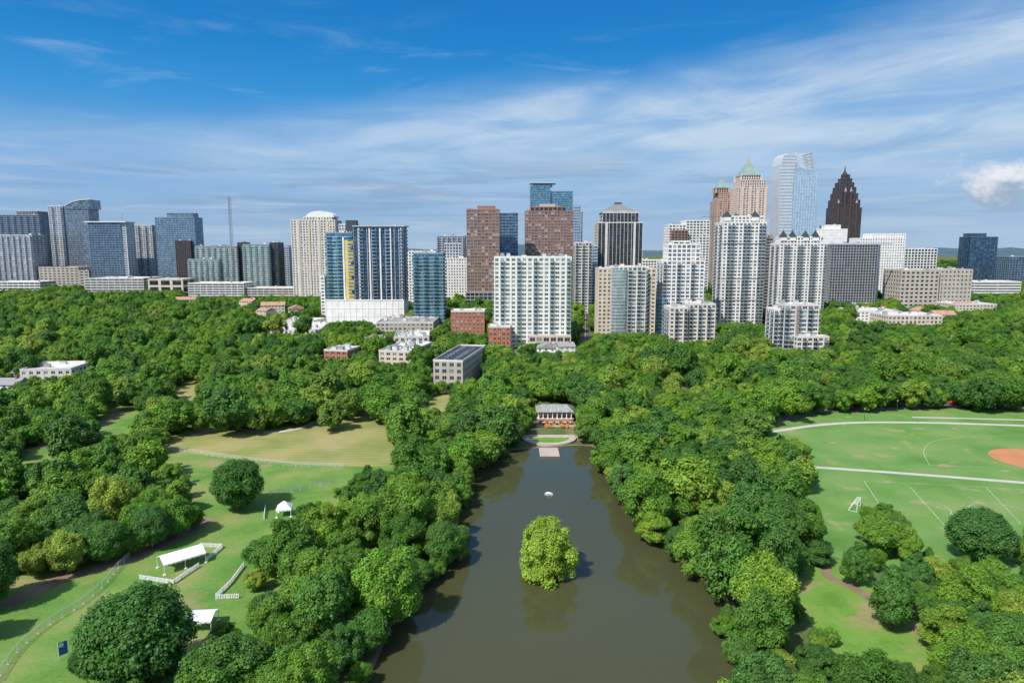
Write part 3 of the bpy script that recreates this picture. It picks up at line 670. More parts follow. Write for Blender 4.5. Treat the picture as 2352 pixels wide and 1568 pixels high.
def sheet(name,pts,z,mat,label,px=True):
    w=[G(*p) if px else p for p in pts]
    a=sum(w[i][0]*w[(i+1)%len(w)][1]-w[(i+1)%len(w)][0]*w[i][1] for i in range(len(w)))
    if a<0: w=w[::-1]
    mb=MB(); mb.poly([(x,y,z) for x,y in w],mat); o=mb.obj(name); struct(o,label); return o
def smooth(pts,n=6,closed=False):
    out=[];N=len(pts)
    rng=range(N if closed else N-1)
    for i in rng:
        p0=pts[(i-1)%N] if closed or i>0 else pts[0]; p1=pts[i]; p2=pts[(i+1)%N]; p3=pts[(i+2)%N] if closed or i+2<N else pts[-1]
        for k in range(n):
            t=k/n
            out.append(tuple(.5*((2*p1[j])+(-p0[j]+p2[j])*t+(2*p0[j]-5*p1[j]+4*p2[j]-p3[j])*t*t+(-p0[j]+3*p1[j]-3*p2[j]+p3[j])*t**3) for j in (0,1)))
    if not closed: out.append(pts[-1])
    return out
def strip(name,pts,width,z,mat,label,n=6,px=True):
    w=[G(*p) if px else p for p in pts]; w=smooth(w,n) if n>1 else w
    mb=MB(); L=[];Rr=[]
    for i,p in enumerate(w):
        a=Vector(w[max(0,i-1)]); b=Vector(w[min(len(w)-1,i+1)]); d=(b-a).normalized(); nn=Vector((-d.y,d.x))*width/2
        L.append((p[0]+nn.x,p[1]+nn.y,z)); Rr.append((p[0]-nn.x,p[1]-nn.y,z))
    for i in range(len(w)-1): mb.poly([Rr[i],Rr[i+1],L[i+1],L[i]],mat)
    o=mb.obj(name); struct(o,label); return o
mb=MB(); mb.poly([(-30000,-3000,0),(30000,-3000,0),(30000,40000,0),(-30000,40000,0)],GR_base); o=mb.obj('ground'); struct(o,'green and brown park ground reaching the horizon')
sheet('city_ground',[(-1500,640),(1500,640),(2500,2200),(-2500,2200)],.02,plain('city_paving',(.2,.2,.19),.9,var=.4,scale=.02),'grey streets and yards below the towers',px=False)
sheet('lawn',[(-60,1600),(-60,1380),(60,1310),(200,1290),(380,1225),(470,1180),(400,1100),(350,1030),(440,980),(560,980),(745,935),(900,935),(940,1060),(830,1160),(700,1250),(640,1400),(480,1600)],.02,GR_lawn,'park lawn with worn patches')
sheet('meadow',smooth([(372,1028),(450,986),(580,990),(730,965),(840,945),(900,975),(905,1060),(790,1070),(600,1058)],5,True),.045,GR_meadow,'mown meadow with yellowish stripes')
sheet('sports_field',[(1700,1010),(1800,965),(1950,943),(2500,930),(2700,1330),(2080,1330),(1860,1260),(1820,1010)],.02,GR_field,'sports field of short green turf')
sheet('lawn',[(1790,1310),(1900,1280),(1960,1290),(2060,1400),(2200,1480),(2120,1540),(1950,1540),(1840,1400)],.02,GR_patch,'small worn lawn between trees')
sheet('lawn',[(40,1070),(120,990),(200,930),(340,925),(340,1020),(180,1060),(90,1085)],.02,GR_lawn,'small lawn beside dirt path')
sheet('lawn',[(380,915),(440,860),(485,870),(440,925)],.02,GR_meadow,'small sunny clearing')
sheet('lawn',[(975,945),(985,905),(1035,905),(1035,945)],.02,GR_meadow,'small sunny clearing')
strip('path',[(440,1000),(520,983),(610,993),(680,985),(725,968)],2.6,.07,M_path,'curving concrete footpath')
strip('path',[(1720,1000),(1800,987),(1880,976),(1980,970),(2150,971),(2400,979)],2.8,.05,M_path,'pale concrete path along the field')
strip('path',[(1860,1072),(1980,1080),(2130,1091),(2400,1112)],2.4,.05,M_path,'pale concrete path across the field')
strip('path',[(2095,958),(2230,961),(2400,966)],2,.05,M_path,'narrow pale path')
strip('road',[(1740,985),(1820,955),(1900,943),(2010,938),(2180,932),(2400,935)],6,.045,plain('worn_asphalt',(.24,.23,.22),.9,var=.15),'grey park road')
strip('path',[(1895,1295),(1905,1325),(1960,1350),(2040,1400),(2140,1470)],2.4,.05,M_soil,'bare earth footpath')
strip('path',[(60,1035),(140,1015),(230,975),(290,940)],5,.05,M_soil,'bare earth footpath')
strip('path',[(0,1395),(140,1330),(290,1285),(400,1235),(480,1190)],5,.035,M_soil,'bare earth strip under the trees')
sx=P(1345,740,520)[0]; sx2=P(1347,670,1000)[0]
strip('road',[(sx-3,430),(sx,520),(sx2,1000)],8,.05,M_asph,'straight city street between towers',px=False,n=3)
strip('road_marking',[(sx-3,430),(sx,520),(sx2,1000)],.3,.07,M_yellow,'yellow centre line of the street',px=False,n=3)
cl=[G(2378,1056)]
circ=[(cl[0][0]+14*math.cos(a),cl[0][1]+14*math.sin(a)) for a in [6.2832*i/40 for i in range(40)]]
sheet('infield_dirt',circ,.07,M_dirt,'red clay baseball infield',px=False)
for pts in ([(2135,1068),(2122,1035),(2150,1012),(2250,1002),(2400,1000)],[(2135,1068),(2290,1075)]):
    strip('field_marking',pts,.13,.07,M_line,'white outfield line')
for pts in ([(1985,1105),(2160,1113),(2400,1127)],[(1985,1105),(2015,1150),(2060,1205)],[(2265,1120),(2345,1202)],[(2090,1118),(2180,1218)]):
    strip('field_marking',pts,.13,.07,M_line,'white soccer pitch line',n=1)
c=G(2302,1178); strip('field_marking',[(c[0]+8*math.cos(a),c[1]+8*math.sin(a)) for a in [6.2832*i/32 for i in range(33)]],.13,.07,M_line,'white centre circle',px=False,n=1)
c=G(2120,1165); strip('field_marking',[(c[0]+7*math.cos(a),c[1]+7*math.sin(a)) for a in [-.9+1.8*i/12 for i in range(13)]],.13,.07,M_line,'white penalty arc',px=False,n=1)
mb=MB(); hm=plain('haze_tinted_wooded_hills',(.07,.125,.16),1,var=.3,scale=.004)  # distance haze is put into the base colour as a blue tint
for (Y,amp,base) in ((9000,60,60),(14000,110,95)):
    prev=None
    for i in range(121):
        x=-16000+32000*i/120
        z=base+amp*.5*(math.sin(x*.0011+Y)+.5*math.sin(x*.0031+2)+.3*math.sin(x*.0083))
        if prev: mb.poly([(prev[0],Y-1500,-2),(x,Y-1500,-2),(x,Y,z),(prev[0],Y,prev[1])],hm)
        prev=(x,z)
o=mb.obj('hills'); struct(o,'low wooded hills on the horizon')
# ---------------- lake ----------------
lake_vis=[(1190,1040),(1345,1030),(1372,1080),(1390,1120),(1425,1190),(1500,1262),(1590,1345),(1640,1440),(1665,1600),(840,1600),(930,1480),(962,1395),(1030,1335),(1066,1300),(1084,1250),(1087,1190),(1092,1120),(1112,1075),(1165,1050)]
m,nt,b=newmat('lake_water')
b.inputs['Roughness'].default_value=.06; b.inputs['IOR'].default_value=1.38
ge=nt.nodes.new('ShaderNodeNewGeometry')
n=nt.nodes.new('ShaderNodeTexNoise'); n.inputs['Scale'].default_value=.9; n.inputs['Detail'].default_value=5
nt.links.new(ge.outputs['Position'],n.inputs['Vector'])
bp=nt.nodes.new('ShaderNodeBump'); bp.inputs['Strength'].default_value=.06; bp.inputs['Distance'].default_value=.1
nt.links.new(n.outputs['Fac'],bp.inputs['Height']); nt.links.new(bp.outputs['Normal'],b.inputs['Normal'])
n2=nt.nodes.new('ShaderNodeTexNoise'); n2.inputs['Scale'].default_value=.02; nt.links.new(ge.outputs['Position'],n2.inputs['Vector'])
r=nt.nodes.new('ShaderNodeValToRGB'); r.color_ramp.elements[0].color=(.054,.06,.025,1); r.color_ramp.elements[1].color=(.072,.075,.034,1)
nt.links.new(n2.outputs['Fac'],r.inputs['Fac']); nt.links.new(r.outputs['Color'],b.inputs['Base Color'])
M_water=m
lw=[G(*p) for p in lake_vis]
def offs(k):
    q=[]
    for i,p in enumerate(lw):
        a=Vector(lw[i-1]); c=Vector(lw[(i+1)%len(lw)]); d=(c-a).normalized(); nn=Vector((-d.y,d.x))
        q.append((p[0]+nn.x*k,p[1]+nn.y*k))
    for i,p in enumerate(q):
        if lake_vis[i][1]==1600: q[i]=(p[0]*.9,40)
    return q
def area(w): return abs(sum(w[i][0]*w[(i+1)%len(w)][1]-w[(i+1)%len(w)][0]*w[i][1] for i in range(len(w)))/2)
sg=1 if area(offs(4))>area(offs(-4)) else -1
sheet('lake_bank',smooth(offs(5.2*sg),4,True),.035,M_soil,'muddy earth bank around the lake',px=False)
sheet('lake',smooth(offs(4.0*sg),4,True),.06,M_water,'calm olive brown lake with faint ripples',px=False)
# ---------------- trees ----------------
OPEN=[lake_vis,
 [(440,990),(560,995),(650,985),(720,975),(745,955),(800,965),(850,955),(885,985),(890,1058),(800,1075),(775,1110),(770,1142),(700,1150),(678,1150),(676,1184),(640,1190),(600,1210),(560,1250),(552,1390),(500,1405),(490,1440),(440,1445),(400,1360),(330,1332),(250,1340),(190,1400),(165,1470),(140,1600),(-20,1600),(-20,1410),(60,1340),(200,1312),(300,1275),(400,1242),(480,1190),(470,1120),(425,1080),(365,1028)],
 [(1760,985),(1790,965),(1900,948),(2000,940),(2160,936),(2290,942),(2400,938),(2400,1170),(2352,1200),(2310,1225),(2270,1180),(2220,1178),(2180,1215),(2150,1262),(2120,1240),(2060,1160),(1985,1140),(1950,1190),(1920,1228),(1888,1180),(1890,1080),(1862,1010)],
 [(1832,1335),(1890,1305),(1925,1295),(1930,1345),(1990,1360),(1985,1410),(2020,1462),(2120,1470),(2090,1500),(1960,1500),(1920,1440),(1850,1370)],
 [(200,985),(215,960),(265,932),(305,945),(305,1000),(235,995)],[(55,1035),(80,1022),(130,1008),(185,1012),(120,1055),(65,1060)],
 [(395,905),(430,870),(460,875),(435,910)],[(985,935),(990,908),(1030,908),(1028,938)],[(1525,894),(1540,880),(1588,880),(1585,894)],
 [(1190,1035),(1215,1000),(1235,960),(1232,925),(1318,920),(1318,985),(1330,1035)],
 [(1338,795),(1342,700),(1350,700),(1354,795)],
 # crowns of individually surveyed trees stay unobstructed
 [(1925,1340),(1945,1260),(1965,1232),(1985,1260),(2003,1340)],[(1988,1440),(2015,1340),(2045,1290),(2078,1340),(2100,1440)],
 [(2185,1280),(2200,1210),(2250,1182),(2300,1210),(2308,1285)],[(215,1560),(230,1420),(320,1342),(410,1420),(425,1560)],
]
def inpoly(poly,x,y):
    c=False;j=len(poly)-1
    for i in range(len(poly)):
        xi,yi=poly[i];xj,yj=poly[j]
        if (yi>y)!=(yj>y) and x<(xj-xi)*(y-yi)/(yj-yi)+xi: c=not c
        j=i
    return c
BB=[(min(p[0] for p in q),max(p[0] for p in q),min(p[1] for p in q),max(p[1] for p in q)) for q in OPEN]
def blocked(x,y,r,h):
    for f in FOOT:
        if f[0]-r*.5<x<f[1]+r*.5 and f[2]<y<f[3]: return True
    pts=[proj(x,y,h*.97),proj(x-.88*r,y,h*.55),proj(x+.88*r,y,h*.55),proj(x,y,h*.1),proj(x-.65*r,y,h*.85),proj(x+.65*r,y,h*.85),proj(x-.55*r,y-.5*r,h*.2),proj(x+.55*r,y-.5*r,h*.2),proj(x,y,h*.55)]
    for q,bb in zip(OPEN,BB):
        for a,b in pts:
            if bb[0]<a<bb[1] and bb[2]<b<bb[3] and inpoly(q,a,b): return True
    for (a0,a1,b0,b1,Dm) in RECT:
        if y<Dm:
            for a,b in (pts[0],pts[4],pts[5]):
                if a0<a<a1 and b0<b<b1: return True
    return False
trees=[]
def man(px,py,wpx,hf=1.1,var=None):
    x,y=G(px,py); d=math.hypot(y,H)*.97; r=wpx/F*d/2
    trees.append((x,y,r,2*r*hf,var))
for t in ((548,1170,116,1.02,6),(762,990,74,1.0,6),(636,984,74,.95,6),(875,975,86,1.0,6),(933,1048,104,1.25,6),(2248,1290,130,.95,6),(1964,1345,84,1.3,5),(2045,1445,122,1.25,5),(325,1585,215,1.05,6),(405,1000,90,1.0,6),(290,930,72,1.0,6)):
    man(*t)
grid={}
def near(x,y,r):
    gx,gy=int(x//12),int(y//12)
    for i in (-1,0,1):
        for j in (-1,0,1):
            for t in grid.get((gx+i,gy+j),()):
                if math.hypot(t[0]-x,t[1]-y)<(t[2]+r)*.64: return True
    return False
def addg(t): grid.setdefault((int(t[0]//12),int(t[1]//12)),[]).append(t)
for t in trees: addg(t)
rr=random.Random(5)
def fill(y0,y1,s,radii):
    y=y0
    while y<y1:
        x=-(.8*y+15)
        while x<.8*y+15:
            for (ra,rb) in radii:
                X=x+rr.uniform(-.5,.5)*s;Y=y+rr.uniform(-.5,.5)*s; r=rr.uniform(ra,rb); h=r*rr.uniform(1.7,2.6)
                if not near(X,Y,r) and not blocked(X,Y,r,h):
                    t=(X,Y,r,h,None); trees.append(t); addg(t); break
            x+=s
        y+=s*.87
fill(62,450,7.0,[(5,9),(4.5,7.5),(4,5.5),(3,4),(2.2,3),(1.6,2.4)])
fill(450,760,9.0,[(5.5,9),(4.5,6),(3.5,4.5)])
fill(760,1250,12,[(6,9.5),(5,6.5)])
def sphere_pts(rng,n):
    v=rng.normal(size=(n,3)); return v/np.linalg.norm(v,axis=1,keepdims=True)
import bmesh
bm=bmesh.new(); bmesh.ops.create_icosphere(bm,subdivisions=1,radius=1); ICV=np.array([v.co[:] for v in bm.verts]); ICF=np.array([[v.index for v in f.verts] for f in bm.faces]); bm.free()
PAL=[(.065,.165,.025),(.11,.25,.028),(.15,.31,.035),(.075,.185,.045),(.12,.27,.03),(.22,.36,.04),(.08,.195,.025),(.16,.31,.04),(.28,.38,.06),(.11,.235,.04),(.07,.17,.035),(.19,.34,.035)]
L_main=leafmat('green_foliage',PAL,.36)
L_core=leafmat('shaded_inner_foliage',[tuple(x*.72 for x in c) for c in PAL],.05)  # leaf palette darkened, so shade inside the crown is in the colour
L_isl=leafmat('yellow_green_foliage',[(.28,.42,.05),(.29,.43,.055)],.35)
def crown_mesh(name,seed,R,H_,zb,nl,nleaf,leaf,shape='round',mat=L_main,lr0=(.16,.34)):
    rng=np.random.default_rng(seed); cz=(H_+zb)/2; c=(H_-zb)/2
    d=sphere_pts(rng,nl); d[:,2]=d[:,2]*.95+.1
    f=rng.uniform(.62,.84,nl) if shape=='dense' else rng.uniform(.4,.88,nl)
    ph=rng.uniform(0,6.28,4); az=np.arctan2(d[:,1],d[:,0])
    bk=.3 if shape in('dense','cone','bush') else 1
    bul=1+bk*(.13*np.sin(2*az+ph[0])+.1*np.sin(3*az+ph[1])+.08*np.sin(4*d[:,2]+ph[2]))
    cen=np.stack([d[:,0]*R*f*bul,d[:,1]*R*f*bul,cz+d[:,2]*c*f*(1+bk*.1*np.sin(3*az+ph[3]))],1)
    lr=rng.uniform(lr0[0],lr0[1],nl)*R*(1.25-.55*f)
    if shape=='cone':
        t=(cen[:,2]-zb)/(H_-zb); k=1.3-1.05*t; cen[:,0]*=k; cen[:,1]*=k; lr*=(1.2-.7*t)
    if shape=='bush':
        low=rng.random(nl)<.34; cen[low,2]=rng.uniform(.4,4.5,low.sum())
        cen[:,2]=np.clip(cen[:,2],.4,None)
        rl=np.linalg.norm(cen[:,:2],axis=1)+1e-6; k=np.where(low,rng.uniform(.4,.8,nl)*R/rl,1); cen[:,0]*=k; cen[:,1]*=k
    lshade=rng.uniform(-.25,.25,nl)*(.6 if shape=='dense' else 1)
    w=lr**2; cnt=rng.choice(nl,size=int(nleaf*1.9),p=w/w.sum())
    d2=sphere_pts(rng,len(cnt)); d2=d2+.5*d[cnt]+np.array([0,0,.2]); d2/=np.linalg.norm(d2,axis=1,keepdims=True)
    lump=np.sin(d2[:,0]*7+cnt)*np.sin(d2[:,1]*7+cnt*2)*np.sin(d2[:,2]*7+cnt*3)
    rad=lr[cnt]*(rng.uniform(.8,1.22,len(cnt))+.35*lump)
    p=cen[cnt]+d2*rad[:,None]
    dist=np.linalg.norm(p[:,None,:]-cen[None],axis=2)/lr[None]
    dist[np.arange(len(cnt)),cnt]=9
    keep=(dist.min(1)>.75)&(p[:,2]>zb*.5)
    idx=np.where(keep)[0][:nleaf]; p=p[idx]; d2=d2[idx]; cn=cnt[idx]; lm=lump[idx]; n_=len(idx)
    nr=d2+.6*sphere_pts(rng,n_)+np.array([0,0,.45]); nr/=np.linalg.norm(nr,axis=1,keepdims=True)
    tq=np.cross(nr,sphere_pts(rng,n_)); tq/=np.linalg.norm(tq,axis=1,keepdims=True); bq=np.cross(nr,tq)
    sz=leaf*rng.uniform(.5,1.35,n_)[:,None]; a=.5*sz
    V=np.stack([p-tq*a,p-bq*a*.7,p+tq*a,p+bq*a*.7],1).reshape(-1,3)
    Fq=np.arange(n_*4).reshape(-1,4)
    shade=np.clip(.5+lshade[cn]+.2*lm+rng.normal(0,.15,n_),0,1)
    cv=(ICV[None]*(lr*.78)[:,None,None]*rng.uniform(.8,1.1,(nl,len(ICV),1))+cen[:,None]).reshape(-1,3)
    cf=(ICF[None]+(np.arange(nl)*len(ICV))[:,None,None]).reshape(-1,3)+len(V)
    me=bpy.data.meshes.new(name)
    me.from_pydata(np.vstack([V,cv]).tolist(),[],Fq.tolist()+cf.tolist())
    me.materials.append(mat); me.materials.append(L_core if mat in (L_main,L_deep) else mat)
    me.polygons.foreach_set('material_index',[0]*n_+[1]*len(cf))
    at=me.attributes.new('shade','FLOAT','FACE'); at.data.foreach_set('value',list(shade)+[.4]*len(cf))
    me.update(); return me
L_deep=leafmat('deep_green_foliage',[(.06,.17,.03),(.085,.21,.035),(.07,.185,.04)],.3)
def trunk_mesh(seed,R,H_,zb):
    rg=random.Random(seed); mb=MB()
    def seg(a,b,r0,r1):
        a=Vector(a);b=Vector(b);d=(b-a).normalized();x=d.cross(Vector((.3,1,.1))).normalized();y=d.cross(x)
        mb.loft([[p+(x*math.cos(t)+y*math.sin(t))*r for t in [6.2832*i/7 for i in range(7)]] for p,r in ((a,r0),(b,r1))],M_bark)
    seg((0,0,-.1),(0,0,.5),.55,.4); seg((0,0,.5),(.15,.1,zb+1.5),.4,.3); seg((.15,.1,zb+1.5),(0,0,H_*.75),.3,.08)
    for i in range(6):
        a=i*1.05+rg.uniform(-.3,.3); z=zb+1+i*.8; seg((.1,.05,z),(math.cos(a)*R*.6,math.sin(a)*R*.6,z+R*rg.uniform(.3,.7)),.18,.05)
    return mb.mesh('trunk')
R0=6.5;H0=14.5
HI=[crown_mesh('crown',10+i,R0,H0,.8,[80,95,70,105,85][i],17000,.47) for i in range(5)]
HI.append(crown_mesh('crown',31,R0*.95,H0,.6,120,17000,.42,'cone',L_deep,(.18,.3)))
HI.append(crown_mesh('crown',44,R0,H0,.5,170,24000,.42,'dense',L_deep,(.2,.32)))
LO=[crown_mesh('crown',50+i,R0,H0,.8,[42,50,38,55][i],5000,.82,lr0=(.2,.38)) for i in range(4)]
TR=[trunk_mesh(i,R0,H0,1.2) for i in range(3)]
labels=['broad deciduous tree with dense rounded crown','deciduous tree with lumpy full green crown','spreading leafy tree with layered crown','large park tree with domed crown','full green tree with uneven billowing crown','tall tree with narrow pointed crown','dense dark green tree with neat round crown']
def vis(t):
    a,b=proj(t[0],t[1],t[3]*.8); return -80<a<2432 and b<1640
trees=[t for t in trees if vis(t)]
trees.sort(key=lambda t:t[1])
srcs=[]
for i,t in enumerate(trees[:299]):
    x,y,r,h,var=t
    hi=i<225 or var is not None
    k=rr.randrange(14); k=5 if k==0 else (6 if k<3 else k%5)
    if var is not None: k=var
    me=HI[k] if hi else LO[i%4]
    lab=labels[k] if hi else labels[i%4]
    px,py=proj(x,y,0)
    near_=' beside the lake' if 800<px<1800 else (' on the lawn' if px<=800 else ' by the sports field')
    e=empty('broadleaf_tree',(x,y,0),rr.uniform(0,6.28),lab+near_,'tree','trees of the park')
    e.scale=(r/R0,r/R0,h/H0)
    tr=bpy.data.objects.new('trunk',TR[i%3]); COL.objects.link(tr); tr.parent=e
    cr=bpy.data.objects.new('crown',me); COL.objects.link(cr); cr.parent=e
    if not hi and len(srcs)<4 and i%4==len(srcs): srcs.append(cr)
print('TREES',len(trees))
far=trees[299:]
for k in range(2600):
    y=rr.uniform(1250,4200); x=rr.uniform(-.8,.8)*y
    if any(f[0]<x<f[1] and f[2]<y<f[3] for f in FOOT): continue
    far.append((x,y,rr.uniform(12,22),rr.uniform(12,17),None))
me=bpy.data.meshes.new('woodland'); me.from_pydata([(t[0],t[1],0) for t in far],[],[])
a=me.attributes.new('tscale','FLOAT_VECTOR','POINT'); a.data.foreach_set('vector',[c for t in far for c in (t[2]/R0,t[2]/R0,t[3]/H0)])
a=me.attributes.new('trot','FLOAT_VECTOR','POINT'); a.data.foreach_set('vector',[c for t in far for c in (0,0,rr.uniform(0,6.28))])
a=me.attributes.new('tvar','INT','POINT'); a.data.foreach_set('value',[rr.randrange(4) for t in far])
wo=bpy.data.objects.new('woodland',me); COL.objects.link(wo); tag(wo,'dense green tree canopy filling the far park and streets','woodland',kind='stuff')
ng=bpy.data.node_groups.new('woodland','GeometryNodeTree')
ng.interface.new_socket('Geometry',in_out='INPUT',socket_type='NodeSocketGeometry'); ng.interface.new_socket('Geometry',in_out='OUTPUT',socket_type='NodeSocketGeometry')
N=ng.nodes.new; gi=N('NodeGroupInput'); go=N('NodeGroupOutput'); io=N('GeometryNodeInstanceOnPoints'); jn=N('GeometryNodeJoinGeometry')
for s in srcs:
    oi=N('GeometryNodeObjectInfo'); oi.transform_space='ORIGINAL'; oi.inputs['Object'].default_value=s; oi.inputs['As Instance'].default_value=True
    ng.links.new(oi.outputs['Geometry'],jn.inputs[0])
def na(nm,ty):
    q=N('GeometryNodeInputNamedAttribute'); q.data_type=ty; q.inputs['Name'].default_value=nm
    return [o for o in q.outputs if o.enabled and o.name=='Attribute'][0]
ng.links.new(gi.outputs[0],io.inputs['Points']); ng.links.new(jn.outputs[0],io.inputs['Instance']); io.inputs['Pick Instance'].default_value=True
ng.links.new(na('tvar','INT'),io.inputs['Instance Index']); ng.links.new(na('trot','FLOAT_VECTOR'),io.inputs['Rotation']); ng.links.new(na('tscale','FLOAT_VECTOR'),io.inputs['Scale'])
ng.links.new(io.outputs[0],go.inputs[0])
md=wo.modifiers.new('woodland','NODES'); md.node_group=ng
# island tree
ix,iy=G(1258,1325)
mb=MB(); mb.loft([[(ix+r*math.cos(a)*(1+.15*math.sin(3*a)),iy+r*math.sin(a),z) for a in [6.2832*i/20 for i in range(20)]] for r,z in ((2.6,.03),(2.2,.3),(1.0,.45))],M_soil)
o=mb.obj('islet'); struct(o,'tiny earth islet in the lake')
e=empty('cypress_tree',(ix,iy+.3,.1),0,'yellow-green cypress tree growing on a tiny islet','tree')
cr=bpy.data.objects.new('crown',crown_mesh('crown',77,6.9,14.0,0.1,130,21000,.45,'bush',L_isl,lr0=(.15,.3))); COL.objects.link(cr); cr.parent=e
tr=bpy.data.objects.new('trunk',TR[0]); COL.objects.link(tr); tr.parent=e
# ---------------- lake front ----------------
tx,ty=G(1262,1012)
mb=MB()
def halfring(r0,r1,z0,z1,mat,n=24):
    o_=[(r1*math.cos(a),r1*math.sin(a)) for a in [math.pi+math.pi*i/n for i in range(n+1)]]
    i_=[(r0*math.cos(a),r0*math.sin(a)) for a in [math.pi+math.pi*i/n for i in range(n+1)]]
    for k in range(n):
        mb.loft([[(i_[k][0],i_[k][1],z),(o_[k][0],o_[k][1],z),(o_[k+1][0],o_[k+1][1],z),(i_[k+1][0],i_[k+1][1],z)] for z in (z0,z1)],mat)
halfring(8.2,10.8,0,.75,M_paver)
mb.box(-11.5,11.5,0,3.4,0,.7,M_paver)
o=mb.obj('terrace',loc=(tx,ty+3,0)); struct(o,'semicircular stone terrace on the lake shore')
mb=MB(); mb.poly([(8.15*math.cos(a),8.15*math.sin(a),.4) for a in [math.pi+math.pi*i/24 for i in range(25)]],GR_bright); o=mb.obj('lawn',loc=(tx,ty+3,0)); struct(o,'bright half-round lawn inside the terrace')
bx,by=G(1261,1040)
mb=MB(); mb.box(-3.6,3.6,-5.5,5,.25,.6,M_paver)
for x in (-3.3,3.1):
    for y in (-5.2,-1.5,2.2): mb.box(x,x+.2,y,y+.2,-.5,.25,M_bark)
for i in range(10): mb.box(-3.62,3.62,-5.4+i*1.05,-5.36+i*1.05,.6,.612,M_soil)
o=mb.obj('dock',loc=(bx,by,0)); tag(o,'pale paved dock reaching into the lake','dock')
px_,py_=G(1274,966)
e=empty('pavilion',(px_,py_,0),0,'lakeside pavilion with grey roof and white columns','pavilion')
mb=MB(); mb.box(-8,8,-2,9,0,1.2,W_redbrick); mb.box(-8.2,8.2,-2.2,9.2,1.2,1.4,M_paver); mb.obj('base',e)
for i in range(8):
    c=MB(); c.cyl(0,0,1.4,4.2,.22,.18,M_whitep,10); c.box(-.3,.3,-.3,.3,1.4,1.6,M_whitep); c.box(-.28,.28,-.28,.28,4.2,4.4,M_whitep)
    c.obj('column',e,(-7.2+i*2.057,-1.4,0))
mb=MB(); mb.box(-7,7,2.5,8.5,1.4,4.4,W_offw); mb.obj('wall',e)
mb=MB(); mb.pyr(-8.3,8.3,-2.2,9.2,4.4,6.6,plain('weathered_zinc_roof',(.3,.3,.29),.7,var=.3,scale=.4),5.5,.4)
for i in range(9): mb.beam((-7.6+i*1.9,-2.3,4.47),(-5.2+i*1.3,3.2,6.65),.14,W_lgrey)
mb.obj('roof',e)
mb=MB()
for i in range(4): mb.box(-7-i*.5,7+i*.5,-4-i*2.2,-2.2-i*2.2,0,1.1-i*.24,W_redbrick if i%2==0 else M_paver)
o=mb.obj('garden_steps',loc=(px_,py_,0)); struct(o,'brick garden steps down to the lake')
L_or=leafmat('orange_flowers',[(.7,.3,.02),(.75,.38,.02)],.1)
L_red=leafmat('red_shrub_leaves',[(.2,.06,.04),(.1,.12,.03)],.1)
def shrub(name,label,x,y,r,h,mat,seed,group):
    o=bpy.data.objects.new(name,crown_mesh(name,seed,r,h,0.0,10,500,.22,'round',mat,lr0=(.25,.4))); COL.objects.link(o); o.location=(x,y,.1); tag(o,label,'plant',group)
for i,(a,b) in enumerate(((-5,-12),(-2.5,-12.5),(3,-12.2),(5.5,-12))):
    shrub('flower_bed','mound of orange flowers on garden terrace',px_+a*.8,py_+b,1.2,1.3,L_or,200+i,'orange flower mounds')
for i in range(10):
    shrub('garden_shrub','low reddish shrub on the garden steps',px_-6.5+i*1.45,py_-6.5-(i%2)*2,.8,1.3,L_red if i%3 else L_main,220+i,'shrubs on garden steps')
fx,fy=G(1260,1136)
M_spray=plain('white_water_spray',(.85,.88,.9),.4,var=.05)
e=empty('fountain',(fx,fy,.06),0,'small floating fountain with white spray','fountain'); e.scale=(.9,.9,.5)
mb=MB(); mb.cyl(0,0,0,.25,.9,.7,W_dark,12); mb.obj('float',e)
mb=MB(); rg=random.Random(3)
for i in range(260):
    a=rg.uniform(0,6.28); t=rg.uniform(0,1); r=t*1.5; z=.25+1.1*4*t*(1-t)*.6+rg.uniform(0,.12)+(0.4*(1-t)); x=r*math.cos(a);y=r*math.sin(a)
    s=rg.uniform(.04,.1); mb.pyr(x-s,x+s,y-s,y+s,z-s,z+s*1.6,M_spray)
o=mb.obj('spray',e)
# ---------------- park furniture ----------------
def tent(px,py,L,W,he,hr,rz,label,flat=False):
    x,y=G(px,py); e=empty('canopy_tent',(x,y,0.03),rz,label,'tent')
    mb=MB()
    if flat: mb.pyr(-L/2,L/2,-W/2,W/2,he,hr,M_canvas,.3,.3)
    else:
        mb.loft([[(sx_,-W/2-.15,he),(sx_,-W/4,he+(hr-he)*.6),(sx_,0,hr),(sx_,W/4,he+(hr-he)*.6),(sx_,W/2+.15,he),(sx_,0,hr-.25)] for sx_ in (-L/2,L/2)],M_canvas)
    for (a,b) in (((-L/2,-W/2-.14),(L/2,-W/2-.14)),((-L/2,W/2+.14),(L/2,W/2+.14))):
        n=int(L/1.0)
        for i in range(n):
            xa=a[0]+(b[0]-a[0])*i/n; xb=a[0]+(b[0]-a[0])*(i+1)/n
            mb.poly([(xa,a[1],he),(xb,a[1],he),(xb-.1,a[1],he-.3),((xa+xb)/2,a[1],he-.42),(xa+.1,a[1],he-.3)],M_canvas)
    mb.obj('canopy',e)
    k=max(2,int(L/3.2)+1)
    for i in range(k):
        for s in (-1,1):
            c=MB(); c.cyl(0,0,0,he,.07,.07,M_whitep,6); c.box(-.3,.3,-.3,.3,0,.25,M_whitep); c.obj('leg',e,(-L/2+.15+(L-.3)*i/(k-1),s*W/2,0))
tent(418,1298,9.6,5,2.5,4.0,math.radians(44),'white marquee tent with scalloped edge on grass')
tent(654,1182,4.2,4.2,2.3,4.0,.2,'small white pitched tent beside tree',True)
tent(466,1440,5,4.5,2.5,3.2,.1,'white canopy tent half hidden by tree')
